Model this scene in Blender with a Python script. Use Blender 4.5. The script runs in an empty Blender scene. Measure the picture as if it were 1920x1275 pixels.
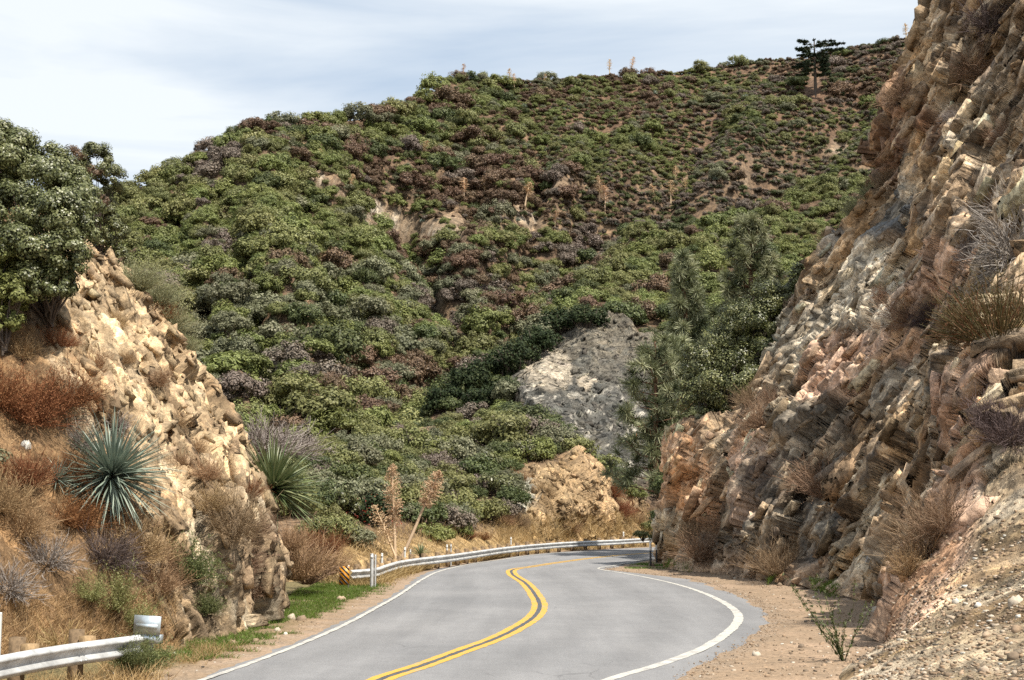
import bpy, math, random
import numpy as np
from mathutils import Vector, Matrix

# ------------------------------------------------------------------ camera, sky, sun, exposure
scene = bpy.context.scene
COL = scene.collection
FPX = 2637.0                      # focal length in photo pixels (photo 1920 x 1275)
CX, CY = 960.0, 637.5
CAMZ = 2.65
PITCH = math.atan((945.0 - CY) / FPX)
cam_d = bpy.data.cameras.new("camera")
cam_d.sensor_width = 36.0
cam_d.lens = FPX / 1920.0 * 36.0
cam_d.clip_start = 0.1
cam_d.clip_end = 12000.0
cam = bpy.data.objects.new("camera", cam_d)
COL.objects.link(cam)
cam.location = (0, 0, CAMZ)
cam.rotation_euler = (math.radians(90) + PITCH, 0, 0)
scene.camera = cam

SUN_AZ, SUN_EL = math.radians(136), math.radians(60)      # azimuth clockwise from the view direction
sunvec = Vector((math.sin(SUN_AZ) * math.cos(SUN_EL), math.cos(SUN_AZ) * math.cos(SUN_EL), math.sin(SUN_EL)))
world = bpy.data.worlds.new("World")
scene.world = world
world.use_nodes = True
wn, wl = world.node_tree.nodes, world.node_tree.links
wn.clear()
w_out = wn.new("ShaderNodeOutputWorld")
w_bg = wn.new("ShaderNodeBackground")
w_bg.inputs["Strength"].default_value = 0.12
w_sky = wn.new("ShaderNodeTexSky")
w_sky.sky_type = 'NISHITA'
w_sky.sun_disc = False
w_sky.sun_elevation = SUN_EL
w_sky.sun_rotation = SUN_AZ
w_sky.dust_density = 2.0
w_tc = wn.new("ShaderNodeTexCoord")
w_map = wn.new("ShaderNodeMapping")
w_map.inputs["Scale"].default_value = (1.0, 0.8, 7.0)
w_map.inputs["Rotation"].default_value = (0.02, 0.05, 0.0)
w_n1 = wn.new("ShaderNodeTexNoise")
w_n1.inputs["Scale"].default_value = 1.7
w_n1.inputs["Detail"].default_value = 7.0
w_n1.inputs["Roughness"].default_value = 0.52
w_n1.inputs["Distortion"].default_value = 0.6
w_r1 = wn.new("ShaderNodeValToRGB")
w_r1.color_ramp.elements[0].position = 0.36
w_r1.color_ramp.elements[0].color = (3.15, 3.8, 4.6, 1)
w_r1.color_ramp.elements[1].position = 0.62
w_r1.color_ramp.elements[1].color = (5.6, 5.85, 5.95, 1)
w_mix = wn.new("ShaderNodeMixRGB")
w_mix.inputs["Fac"].default_value = 0.86          # thin overcast over the clear sky
wl.new(w_tc.outputs["Generated"], w_map.inputs["Vector"])
wl.new(w_map.outputs["Vector"], w_n1.inputs["Vector"])
wl.new(w_n1.outputs["Fac"], w_r1.inputs["Fac"])
wl.new(w_sky.outputs["Color"], w_mix.inputs["Color1"])
wl.new(w_r1.outputs["Color"], w_mix.inputs["Color2"])
wl.new(w_mix.outputs["Color"], w_bg.inputs["Color"])
wl.new(w_bg.outputs["Background"], w_out.inputs["Surface"])

sun_d = bpy.data.lights.new("sun", 'SUN')
sun_d.energy = 5.0
sun_d.angle = math.radians(1.0)
sun_d.color = (1.0, 0.93, 0.82)
sun = bpy.data.objects.new("sun", sun_d)
COL.objects.link(sun)
sun.location = (60, -60, 120)
sun.rotation_euler = sunvec.to_track_quat('Z', 'Y').to_euler()

vs = scene.view_settings
vs.view_transform = 'Standard'
vs.look = 'None'
vs.exposure = 0.6
vs.gamma = 1.0
scene.cycles.use_denoising = False
scene.cycles.max_bounces = 6
scene.cycles.diffuse_bounces = 3
scene.cycles.glossy_bounces = 2
scene.cycles.transmission_bounces = 3
scene.cycles.transparent_max_bounces = 4

# ------------------------------------------------------------------ pixel <-> world helpers (photo pixels)
cp, sp = math.cos(PITCH), math.sin(PITCH)

def P(px, py, Y):
    """world point seen at photo pixel (px, py) at forward distance Y (arrays allowed)"""
    px, py, Y = np.asarray(px, float), np.asarray(py, float), np.asarray(Y, float)
    a = (px - CX) / FPX
    b = (CY - py) / FPX
    dy = cp - b * sp
    t = Y / dy
    return np.stack([a * t, Y + 0 * a, CAMZ + (sp + b * cp) * t], -1)

def G(px, py, z=0.0):
    """world point on the plane of height z seen at the photo pixel"""
    a = (px - CX) / FPX
    b = (CY - py) / FPX
    t = (z - CAMZ) / (sp + b * cp)
    return np.array([a * t, (cp - b * sp) * t, z])

def proj(p):
    p = np.asarray(p, float)
    x, y, z = p[..., 0], p[..., 1], p[..., 2] - CAMZ
    d = y * cp + z * sp
    u = -y * sp + z * cp
    d = np.where(d < 0.01, 0.01, d)
    return CX + FPX * x / d, CY - FPX * u / d, d

# ------------------------------------------------------------------ noise (vectorised)
def _h(ix, iy, iz, seed):
    h = (ix.astype(np.int64) * 374761393 + iy.astype(np.int64) * 668265263 + iz.astype(np.int64) * 2147483647 + seed * 1274126177) & 0xFFFFFFFF
    h = ((h ^ (h >> 13)) * 1274126177) & 0xFFFFFFFF
    h = ((h ^ (h >> 16)) * 2246822519) & 0xFFFFFFFF
    h = h ^ (h >> 15)
    return (h & 0xFFFFFF) / float(0x1000000)

def vnoise(p, seed=0):
    f = np.floor(p)
    i = f.astype(np.int64)
    w = p - f
    w = w * w * w * (w * (w * 6 - 15) + 10)
    out = 0
    for dx in (0, 1):
        wx = w[:, 0] if dx else 1 - w[:, 0]
        for dy in (0, 1):
            wy = w[:, 1] if dy else 1 - w[:, 1]
            for dz in (0, 1):
                wz = w[:, 2] if dz else 1 - w[:, 2]
                out = out + _h(i[:, 0] + dx, i[:, 1] + dy, i[:, 2] + dz, seed) * wx * wy * wz
    return out * 2 - 1

def fbm(p, octaves=4, seed=0, gain=0.5):
    s, a, tot = 0, 1.0, 0
    q = p.copy()
    for o in range(octaves):
        s = s + vnoise(q, seed + o * 17) * a
        tot += a
        a *= gain
        q = q * 2.03 + 11.3
    return s / tot

def worley(p, seed=0):
    i = np.floor(p).astype(np.int64)
    n = len(p)
    f1 = np.full(n, 9.0)
    f2 = np.full(n, 9.0)
    ids = np.zeros((n, 3), np.int64)
    off = np.zeros((n, 3))
    for dx in (-1, 0, 1):
        for dy in (-1, 0, 1):
            for dz in (-1, 0, 1):
                c0, c1, c2 = i[:, 0] + dx, i[:, 1] + dy, i[:, 2] + dz
                fx = c0 + _h(c0, c1, c2, seed)
                fy = c1 + _h(c0, c1, c2, seed + 1)
                fz = c2 + _h(c0, c1, c2, seed + 2)
                d = (p[:, 0] - fx) ** 2 + (p[:, 1] - fy) ** 2 + (p[:, 2] - fz) ** 2
                m = d < f1
                f2 = np.where(m, f1, np.minimum(f2, d))
                f1 = np.where(m, d, f1)
                ids[m, 0], ids[m, 1], ids[m, 2] = c0[m], c1[m], c2[m]
                off[m, 0], off[m, 1], off[m, 2] = (p[:, 0] - fx)[m], (p[:, 1] - fy)[m], (p[:, 2] - fz)[m]
    return np.sqrt(f1), np.sqrt(f2), ids, off

def facets(p, M, size, seed):
    """angular broken-rock relief: every cell is a tilted flat block; M stretches space along the strata"""
    q = (p @ M) / size
    f1, f2, ids, off = worley(q, seed)
    r = [_h(ids[:, 0], ids[:, 1], ids[:, 2], seed + 31 + k) * 2 - 1 for k in range(4)]
    h = r[0] * 0.55 + (off[:, 0] * r[1] + off[:, 1] * r[2] + off[:, 2] * r[3]) * 0.9
    crack = np.clip((f2 - f1) / 0.10, 0, 1)
    return h, crack, (r[3] + 1) / 2

def joints(p, E, spac, seed):
    """jointed rock: three families of fracture planes cut it into slabs, each shifted and tilted on its own"""
    s = [(p @ E[i]) / spac[i] for i in range(3)]
    s[1] = s[1] + .30 * np.sin(s[1] * 1.7 + seed)
    k1, k2 = np.floor(s[1]), np.floor(s[2] + .25 * np.sin(s[2] * 1.9))
    s[0] = s[0] + 3.0 * _h(k1.astype(np.int64), k2.astype(np.int64), np.zeros(len(p), np.int64), seed + 9)
    s[0] = s[0] + .35 * np.sin(s[0] * 2.3 + k1)
    k0 = np.floor(s[0])
    o = [s[0] - k0 - .5, s[1] - k1 - .5, s[2] - np.floor(s[2]) - .5]
    i0, i1, i2 = k0.astype(np.int64), k1.astype(np.int64), k2.astype(np.int64)
    r = [_h(i0, i1, i2, seed + 31 + q) * 2 - 1 for q in range(4)]
    h = r[0] * .6 + (o[0] * r[1] * .9 + o[1] * (.35 + .6 * r[2]) + o[2] * r[3] * .5)
    edge = np.minimum(.5 - np.abs(o[0]), .5 - np.abs(o[1]))
    return h, np.clip(edge / .07, 0, 1), (r[3] + 1) / 2

def rotm(ax, ay, az):
    return np.array((Matrix.Rotation(az, 3, 'Z') @ Matrix.Rotation(ay, 3, 'Y') @ Matrix.Rotation(ax, 3, 'X')))

def sstep(a, b, x):
    t = np.clip((x - a) / (b - a), 0, 1)
    return t * t * (3 - 2 * t)

def crom(knots, vals, ts):
    """smooth interpolation of vals (axis 0) at ts"""
    knots = np.asarray(knots, float)
    vals = np.asarray(vals, float)
    ts = np.clip(np.asarray(ts, float), knots[0], knots[-1])
    i = np.clip(np.searchsorted(knots, ts, side='right') - 1, 0, len(knots) - 2)
    m = np.zeros_like(vals)
    d = (vals[1:] - vals[:-1]) / (knots[1:] - knots[:-1]).reshape((-1,) + (1,) * (vals.ndim - 1))
    m[1:-1] = (d[1:] + d[:-1]) / 2
    m[0], m[-1] = d[0], d[-1]
    h = knots[i + 1] - knots[i]
    t = (ts - knots[i]) / h
    sh = (-1,) + (1,) * (vals.ndim - 1)
    t, h = t.reshape(sh), h.reshape(sh)
    return ((2 * t**3 - 3 * t**2 + 1) * vals[i] + (t**3 - 2 * t**2 + t) * h * m[i]
            + (-2 * t**3 + 3 * t**2) * vals[i + 1] + (t**3 - t**2) * h * m[i + 1])

def curve_pts(pts, n):
    pts = np.asarray(pts, float)
    k = np.concatenate([[0], np.cumsum(np.linalg.norm(np.diff(pts, axis=0), axis=1))])
    dense = crom(k, pts, np.linspace(0, k[-1], 600))
    k2 = np.concatenate([[0], np.cumsum(np.linalg.norm(np.diff(dense, axis=0), axis=1))])
    ts = np.linspace(0, k2[-1], n)
    return np.stack([np.interp(ts, k2, dense[:, c]) for c in range(dense.shape[1])], 1)

def rbf(pts, vals, q):
    pts, vals = np.asarray(pts, float) / 300.0, np.asarray(vals, float)
    n = len(pts)
    def phi(r2):
        return 0.5 * r2 * np.log(r2 + 1e-9)
    D = ((pts[:, None] - pts[None]) ** 2).sum(-1)
    A = np.zeros((n + 3, n + 3))
    A[:n, :n] = phi(D) + np.eye(n) * 0.003
    A[:n, n] = 1
    A[:n, n + 1:] = pts
    A[n:, :n] = A[:n, n:].T
    w = np.linalg.solve(A, np.concatenate([vals, [0, 0, 0]]))
    q = np.asarray(q, float) / 300.0
    out = np.zeros(len(q))
    for s in range(0, len(q), 20000):
        qq = q[s:s + 20000]
        D = ((qq[:, None] - pts[None]) ** 2).sum(-1)
        out[s:s + 20000] = phi(D) @ w[:n] + w[n] + qq @ w[n + 1:]
    return out

# ------------------------------------------------------------------ mesh helpers
def mesh_np(name, V, faces, attrs=None, smooth=False, mat=None):
    """faces: list of int arrays (m,k). attrs: {name: (type, array per vertex)}"""
    V = np.asarray(V, np.float32)
    if not isinstance(faces, (list, tuple)):
        faces = [faces]
    faces = [np.asarray(f, np.int32) for f in faces if len(f)]
    loops = np.concatenate([f.ravel() for f in faces])
    tot = np.concatenate([np.full(len(f), f.shape[1], np.int32) for f in faces])
    start = np.concatenate([[0], np.cumsum(tot)[:-1]]).astype(np.int32)
    me = bpy.data.meshes.new(name)
    me.vertices.add(len(V))
    me.vertices.foreach_set("co", V.ravel())
    me.loops.add(len(loops))
    me.loops.foreach_set("vertex_index", loops)
    me.polygons.add(len(tot))
    me.polygons.foreach_set("loop_start", start)
    me.polygons.foreach_set("loop_total", tot)
    if smooth:
        me.polygons.foreach_set("use_smooth", np.ones(len(tot), bool))
    for k, (ty, arr) in (attrs or {}).items():
        at = me.attributes.new(k, ty, 'POINT')
        if ty == 'FLOAT':
            at.data.foreach_set("value", np.asarray(arr, np.float32).ravel())
        elif ty == 'INT':
            at.data.foreach_set("value", np.asarray(arr, np.int32).ravel())
        elif ty == 'FLOAT_VECTOR':
            at.data.foreach_set("vector", np.asarray(arr, np.float32).ravel())
        elif ty == 'FLOAT_COLOR':
            c = np.asarray(arr, np.float32)
            if c.shape[1] == 3:
                c = np.concatenate([c, np.ones((len(c), 1), np.float32)], 1)
            at.data.foreach_set("color", c.ravel())
    me.update()
    me.validate()
    if mat:
        me.materials.append(mat)
    return me

def link(name, data, parent=None, loc=None, rot=None, scale=None, **props):
    o = bpy.data.objects.new(name, data)
    COL.objects.link(o)
    if parent is not None:
        o.parent = parent
    if loc is not None:
        o.location = [float(c) for c in loc]
    if rot is not None:
        o.rotation_euler = [float(c) for c in rot]
    if scale is not None:
        o.scale = (scale,) * 3 if np.isscalar(scale) else scale
    for k, v in props.items():
        o[k] = v
    return o

def thing(name, label, category, loc=(0, 0, 0), rot=None, scale=None, group=None):
    o = link(name, None, None, loc, rot, scale, label=label, category=category)
    o.empty_display_size = 0.2
    if group:
        o["group"] = group
    return o

def grid_faces(nu, nv):
    i = np.arange((nu - 1) * (nv - 1))
    a = (i // (nv - 1)) * nv + i % (nv - 1)
    return np.stack([a, a + nv, a + nv + 1, a + 1], 1)

class Geo:
    """collects boxes / tubes / polygons into one mesh"""
    def __init__(s):
        s.V, s.F, s.n = [], {}, 0
    def add(s, V, F):
        V = np.asarray(V, float)
        F = np.asarray(F, int)
        s.V.append(V)
        s.F.setdefault(F.shape[1], []).append(F + s.n)
        s.n += len(V)
    def box(s, c, d, R=None):
        c, d = np.asarray(c, float), np.asarray(d, float) / 2
        v = np.array([[x, y, z] for x in (-1, 1) for y in (-1, 1) for z in (-1, 1)]) * d
        if R is not None:
            v = v @ np.asarray(R).T
        s.add(v + c, [[0, 1, 3, 2], [4, 6, 7, 5], [0, 4, 5, 1], [2, 3, 7, 6], [0, 2, 6, 4], [1, 5, 7, 3]])
    def tube(s, pts, rad, k=6):
        pts = np.asarray(pts, float)
        n = len(pts)
        rad = np.broadcast_to(np.asarray(rad, float), (n,))
        t = np.gradient(pts, axis=0)
        t /= np.linalg.norm(t, axis=1)[:, None] + 1e-9
        ref = np.array([0, 0, 1.0]) if abs(t[0, 2]) < 0.9 else np.array([1.0, 0, 0])
        u = np.cross(t, ref)
        u /= np.linalg.norm(u, axis=1)[:, None] + 1e-9
        w = np.cross(t, u)
        a = np.linspace(0, 2 * math.pi, k, endpoint=False)
        ring = pts[:, None] + rad[:, None, None] * (np.cos(a)[None, :, None] * u[:, None] + np.sin(a)[None, :, None] * w[:, None])
        F = []
        for i in range(n - 1):
            for j in range(k):
                F.append([i * k + j, i * k + (j + 1) % k, (i + 1) * k + (j + 1) % k, (i + 1) * k + j])
        s.add(ring.reshape(-1, 3), F)
        s.V.append(np.array([pts[-1]]))
        s.n += 1
        base = s.n - 1 - k
        s.F.setdefault(3, []).append(np.array([[base + j, base + (j + 1) % k, s.n - 1] for j in range(k)]))
    def mesh(s, name, mat, smooth=False, attrs=None):
        return mesh_np(name, np.concatenate(s.V), [np.concatenate(f) for f in s.F.values()], attrs, smooth, mat)

# ------------------------------------------------------------------ material helpers
def new_mat(name):
    m = bpy.data.materials.new(name)
    m.use_nodes = True
    nt = m.node_tree
    nt.nodes.clear()
    out = nt.nodes.new("ShaderNodeOutputMaterial")
    return m, nt.nodes, nt.links, out

def N(nodes, kind, **kw):
    n = nodes.new(kind)
    for k, v in kw.items():
        if k.startswith("i_"):
            key = k[2:].replace("_", " ")
            n.inputs[key].default_value = v
        else:
            setattr(n, k, v)
    return n

def mathn(nodes, links, op, a, b=None):
    n = nodes.new("ShaderNodeMath")
    n.operation = op
    for i, v in enumerate((a, b)):
        if v is None:
            continue
        if isinstance(v, (int, float)):
            n.inputs[i].default_value = v
        else:
            links.new(v, n.inputs[i])
    return n.outputs[0]

def mixc(nodes, links, fac, a, b, mode='MIX'):
    n = nodes.new("ShaderNodeMixRGB")
    n.blend_type = mode
    for i, v in enumerate((fac, a, b)):
        if isinstance(v, (int, float)):
            n.inputs[i].default_value = v
        elif isinstance(v, tuple):
            n.inputs[i].default_value = v if len(v) == 4 else v + (1,)
        else:
            links.new(v, n.inputs[i])
    return n.outputs[0]

def noise_out(nodes, links, scale, detail=4.0, rough=0.55, vec=None, dist=0.0):
    n = N(nodes, "ShaderNodeTexNoise", i_Scale=scale, i_Detail=detail, i_Roughness=rough, i_Distortion=dist)
    if vec is not None:
        links.new(vec, n.inputs["Vector"])
    return n.outputs["Fac"]

def ramp(nodes, links, fac, stops):
    n = nodes.new("ShaderNodeValToRGB")
    e = n.color_ramp.elements
    while len(e) < len(stops):
        e.new(0.5)
    for el, (p, c) in zip(e, stops):
        el.position = p
        el.color = c if len(c) == 4 else tuple(c) + (1,)
    links.new(fac, n.inputs[0])
    return n.outputs[0]

def facet_height(n, l, tc, scale, stretch, rot):
    """fine broken facets: a random tilted plane per Voronoi cell"""
    mp = n.new("ShaderNodeMapping")
    mp.inputs["Scale"].default_value = tuple(scale * s_ for s_ in stretch)
    mp.inputs["Rotation"].default_value = rot
    nz = N(n, "ShaderNodeTexNoise", i_Scale=scale * .9, i_Detail=2.0)
    l.new(tc, nz.inputs["Vector"])
    ad = n.new("ShaderNodeVectorMath"); ad.operation = 'MULTIPLY_ADD'
    ad.inputs[1].default_value = (.35 / scale,) * 3
    l.new(nz.outputs["Color"], ad.inputs[0]); l.new(tc, ad.inputs[2])
    l.new(ad.outputs[0], mp.inputs["Vector"])
    v = N(n, "ShaderNodeTexVoronoi", i_Scale=1.0)
    l.new(mp.outputs["Vector"], v.inputs["Vector"])
    d1 = n.new("ShaderNodeVectorMath"); d1.operation = 'SUBTRACT'
    l.new(mp.outputs["Vector"], d1.inputs[0]); l.new(v.outputs["Position"], d1.inputs[1])
    d2 = n.new("ShaderNodeVectorMath"); d2.operation = 'SUBTRACT'
    l.new(v.outputs["Color"], d2.inputs[0]); d2.inputs[1].default_value = (.5, .5, .5)
    dp = n.new("ShaderNodeVectorMath"); dp.operation = 'DOT_PRODUCT'
    l.new(d1.outputs[0], dp.inputs[0]); l.new(d2.outputs[0], dp.inputs[1])
    sx = n.new("ShaderNodeSeparateColor")
    l.new(v.outputs["Color"], sx.inputs[0])
    return mathn(n, l, 'ADD', dp.outputs["Value"], mathn(n, l, 'MULTIPLY', sx.outputs[0], .35)), sx.outputs[1]

def mat_rock(name, fine=9.0, bump=0.5, dist=0.06, speck=0.55, rough=0.92, facet=0.0, fscale=2.4, rot=(.5, .6, .3)):
    """vertex colours give the rock's kind; noise gives grain, flecks and fine relief"""
    m, n, l, out = new_mat(name)
    tc = n.new("ShaderNodeTexCoord").outputs["Object"]
    at = N(n, "ShaderNodeAttribute", attribute_name="Col").outputs["Color"]
    n1 = noise_out(n, l, fine, 6, 0.65, tc)
    n2 = noise_out(n, l, fine * 5, 4, 0.6, tc)
    g = ramp(n, l, n1, [(0.30, (1 - speck * .85,) * 3), (0.5, (0.95,) * 3), (0.72, (1 + speck * .7, 1 + speck * .66, 1 + speck * .6))])
    g2 = ramp(n, l, n2, [(0.34, (0.72, 0.70, 0.68)), (0.62, (1.14, 1.14, 1.13))])
    c = mixc(n, l, 1.0, at, g, 'MULTIPLY')
    c = mixc(n, l, 1.0, c, g2, 'MULTIPLY')
    b = n.new("ShaderNodeBsdfPrincipled")
    b.inputs["Roughness"].default_value = rough
    b.inputs["Specular IOR Level"].default_value = 0.2
    hgt = mathn(n, l, 'ADD', mathn(n, l, 'MULTIPLY', n1, 0.7), mathn(n, l, 'MULTIPLY', n2, 0.3))
    bp = N(n, "ShaderNodeBump", i_Strength=bump, i_Distance=dist)
    l.new(hgt, bp.inputs["Height"])
    if facet:
        f1, c1 = facet_height(n, l, tc, fscale, (1.0, 1.6, .75), rot)
        f2, c2 = facet_height(n, l, tc, fscale * 2.7, (.8, 1.5, 1.0), (rot[2], rot[0], rot[1]))
        b1 = N(n, "ShaderNodeBump", i_Strength=1.0, i_Distance=facet)
        l.new(f1, b1.inputs["Height"])
        b2 = N(n, "ShaderNodeBump", i_Strength=1.0, i_Distance=facet * .42)
        l.new(f2, b2.inputs["Height"])
        l.new(b1.outputs["Normal"], b2.inputs["Normal"])
        l.new(b2.outputs["Normal"], bp.inputs["Normal"])
        c = mixc(n, l, 1.0, c, ramp(n, l, c1, [(0.0, (.74, .73, .72)), (.75, (1.08, 1.07, 1.05)), (1.0, (1.4, 1.36, 1.28))]), 'MULTIPLY')
        c = mixc(n, l, 1.0, c, ramp(n, l, c2, [(0.0, (.78, .77, .76)), (.7, (1.06, 1.05, 1.04)), (1.0, (1.35, 1.32, 1.26))]), 'MULTIPLY')
    l.new(c, b.inputs["Base Color"])
    l.new(bp.outputs["Normal"], b.inputs["Normal"])
    l.new(b.outputs["BSDF"], out.inputs["Surface"])
    return m

def mat_leaf(name, dark, mid, light, trans=0.25, rough=0.55, spec=0.3, var=0.17):
    """tint (per leaf) picks the shade within a plant; object random shifts plants against each other"""
    m, n, l, out = new_mat(name)
    t = N(n, "ShaderNodeAttribute", attribute_name="tint").outputs["Fac"]
    oi = n.new("ShaderNodeObjectInfo").outputs["Random"]
    c = ramp(n, l, t, [(0.0, dark), (0.5, mid), (1.0, light)])
    hs = n.new("ShaderNodeHueSaturation")
    l.new(c, hs.inputs["Color"])
    l.new(mathn(n, l, 'ADD', mathn(n, l, 'MULTIPLY', oi, 0.024), 0.488), hs.inputs["Hue"])
    l.new(mathn(n, l, 'ADD', mathn(n, l, 'MULTIPLY', mathn(n, l, 'FRACT', mathn(n, l, 'MULTIPLY', oi, 7.3)), var * 2), 1 - var), hs.inputs["Value"])
    b = n.new("ShaderNodeBsdfPrincipled")
    b.inputs["Roughness"].default_value = rough
    b.inputs["Specular IOR Level"].default_value = spec
    l.new(hs.outputs["Color"], b.inputs["Base Color"])
    if trans > 0:
        tr = n.new("ShaderNodeBsdfTranslucent")
        l.new(hs.outputs["Color"], tr.inputs["Color"])
        mx = n.new("ShaderNodeMixShader")
        mx.inputs[0].default_value = trans
        l.new(b.outputs["BSDF"], mx.inputs[1])
        l.new(tr.outputs["BSDF"], mx.inputs[2])
        l.new(mx.outputs[0], out.inputs["Surface"])
    else:
        l.new(b.outputs["BSDF"], out.inputs["Surface"])
    return m

def mat_plain(name, col, rough=0.6, metal=0.0, vary=0.25, scale=8.0, bump=0.0, spec=0.5):
    m, n, l, out = new_mat(name)
    tc = n.new("ShaderNodeTexCoord").outputs["Object"]
    f = noise_out(n, l, scale, 5, 0.6, tc)
    g = ramp(n, l, f, [(0.3, (1 - vary,) * 3), (0.7, (1 + vary * .6,) * 3)])
    c = mixc(n, l, 1.0, tuple(col) + (1,), g, 'MULTIPLY')
    b = n.new("ShaderNodeBsdfPrincipled")
    b.inputs["Metallic"].default_value = metal
    b.inputs["Specular IOR Level"].default_value = spec
    l.new(c, b.inputs["Base Color"])
    l.new(mathn(n, l, 'ADD', mathn(n, l, 'MULTIPLY', f, 0.3), rough - 0.15), b.inputs["Roughness"])
    if bump:
        bp = N(n, "ShaderNodeBump", i_Strength=bump, i_Distance=0.02)
        l.new(f, bp.inputs["Height"])
        l.new(bp.outputs["Normal"], b.inputs["Normal"])
    l.new(b.outputs["BSDF"], out.inputs["Surface"])
    return m
# ------------------------------------------------------------------ terrain
def lerp3(a, b, w):
    return a * (1 - w[:, None]) + np.asarray(b) * w[:, None]

class Surf:
    def __init__(s, V, nu, nv):
        s.nu, s.nv = nu, nv
        s.V = V                        # (nu*nv,3)
        s.refresh()
    def refresh(s):
        g = s.V.reshape(s.nu, s.nv, 3)
        du = np.gradient(g, axis=0)
        dv = np.gradient(g, axis=1)
        n = np.cross(du, dv).reshape(-1, 3)
        n /= np.linalg.norm(n, axis=1)[:, None] + 1e-9
        s.N = n
        s.px, s.py, s.d = proj(s.V)
    def orient(s, towards):
        if ((np.asarray(towards) - s.V) * s.N).sum(1).mean() < 0:
            s.N = -s.N
            s.flip = True
        else:
            s.flip = False
    def at(s, px, py, tol=14):
        """front-most surface point seen at the photo pixel"""
        m = np.where((abs(s.px - px) < tol) & (abs(s.py - py) < tol))[0]
        if len(m) == 0:
            m = np.array([np.argmin((s.px - px) ** 2 + (s.py - py) ** 2)])
        dmin = s.d[m].min()
        m = m[s.d[m] < dmin * 1.06 + 0.5]
        k = m[np.argmin((s.px[m] - px) ** 2 + (s.py[m] - py) ** 2)]
        return s.V[k].copy(), s.N[k].copy()
    def faces(s):
        f = grid_faces(s.nu, s.nv)
        return f[:, ::-1] if s.flip else f

def loft(stations, nu, nv, vis):
    rows = []
    for st in stations:
        pts = np.array([P(*q) if len(q) == 3 else np.array(q[:3]) for q in st])
        rows.append(curve_pts(pts, nv))
    rows = np.array(rows)                                   # (k,nv,3)
    dk = np.linalg.norm(np.diff(rows, axis=0), axis=2).mean(1)
    k = np.concatenate([[0], np.cumsum(dk)])
    kk = np.linspace(0, k[-1], 400)
    ym = np.interp(kk, k, rows[:, : int(nv * .6), 1].mean(1))
    dens = 1.0 / np.clip(ym, 17, 90)
    k0_, k1_ = np.interp(vis, np.arange(len(k)), k)
    dens = np.where((kk < k0_) | (kk > k1_), dens * .12, dens)
    cum = np.concatenate([[0], np.cumsum(dens)])[:-1]
    us = np.interp(np.linspace(0, cum[-1], nu), cum, kk)
    return crom(k, rows, us).reshape(-1, 3)

def ell(px, py, cx, cy, rx, ry, ang=0.0, soft=0.35, w=None):
    """soft ellipse in photo pixels naming where a kind of rock or soil lies (ang in degrees, image axes)"""
    a = math.radians(ang)
    dx, dy = px - cx, py - cy
    u = (dx * math.cos(a) + dy * math.sin(a)) / rx
    v = (-dx * math.sin(a) + dy * math.cos(a)) / ry
    r = np.sqrt(u * u + v * v)
    if w is not None:
        r = r + w
    return 1 - sstep(1 - soft, 1 + soft, r)

# ---- road curves on the ground
ROAD_Z = 0.03
LW = [(-13, -15), (-8.7, 0), (-6.2, 12)] + [tuple(G(*q)[:2]) for q in ((390, 1275), (480, 1243), (570, 1208), (650, 1172), (700, 1145), (744, 1120), (792, 1088), (823, 1073), (892, 1057), (944, 1050), (995, 1042), (1047, 1037), (1115, 1033), (1215, 1028))] + [(14.5, 91), (24, 96), (42, 98)]
YE = [(-10, -15), (-6.4, 0), (-3.9, 12)] + [tuple(G(*q)[:2]) for q in ((720, 1275), (790, 1252), (860, 1226), (930, 1200), (970, 1180), (1000, 1160), (1012, 1140), (1005, 1120), (985, 1095), (960, 1077), (964, 1069), (995, 1064), (1047, 1056), (1115, 1047), (1215, 1038))] + [(12.8, 84), (22.5, 91), (42, 94)]
RW = [(-7, -15), (-4.1, 0), (-1.4, 12)] + [tuple(G(*q)[:2]) for q in ((1150, 1275), (1220, 1255), (1259, 1242), (1317, 1219), (1365, 1188), (1385, 1164), (1378, 1147), (1338, 1122), (1278, 1100), (1220, 1086), (1167, 1076), (1122, 1067), (1150, 1062), (1208, 1051))] + [(10.2, 74), (16.5, 81), (28, 87), (42, 89)]
RP = [(-6.2, -15), (-3.1, 0), (-0.2, 12)] + [tuple(G(*q)[:2]) for q in ((1298, 1273), (1375, 1226), (1437, 1188), (1453, 1160), (1433, 1137), (1375, 1110), (1298, 1087), (1220, 1077))] + [(3.85, 57.7), (4.75, 60.6), (6.65, 66.9), (10.6, 73.7), (16.8, 80.6), (28, 86.5), (42, 88.5)]
LP = [(-13.5, -15), (-9.2, 0), (-6.7, 12)] + [tuple(G(*q)[:2]) for q in ((345, 1275), (445, 1238), (545, 1200), (628, 1163), (682, 1137), (726, 1112), (775, 1080), (806, 1068))] + [(-2.1, 63.8), (-0.85, 68.2), (0.5, 74), (2.1, 78), (4.4, 81.8), (7.8, 86.8), (14.2, 92.2), (24, 97.2), (42, 99.2)]
lw_c, ye_c, rw_c, rp_c, lp_c = (curve_pts(c, 500) for c in (LW, YE, RW, RP, LP))

def dist_poly(xy, poly):
    out = np.full(len(xy), 1e9)
    for s in range(0, len(poly), 4):
        d = ((xy - poly[s]) ** 2).sum(1)
        out = np.minimum(out, d)
    return np.sqrt(out)

road_poly = np.concatenate([lp_c, rp_c[::-1]])

def inside(xy, poly):
    x, y = xy[:, 0], xy[:, 1]
    c = np.zeros(len(xy), bool)
    a, b = poly, np.roll(poly, -1, axis=0)
    for (x0, y0), (x1, y1) in zip(a[::3], np.roll(poly[::3], -1, axis=0)):
        if y0 == y1:
            continue
        m = ((y0 > y) != (y1 > y)) & (x < (x1 - x0) * (y - y0) / (y1 - y0) + x0)
        c ^= m
    return c

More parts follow.
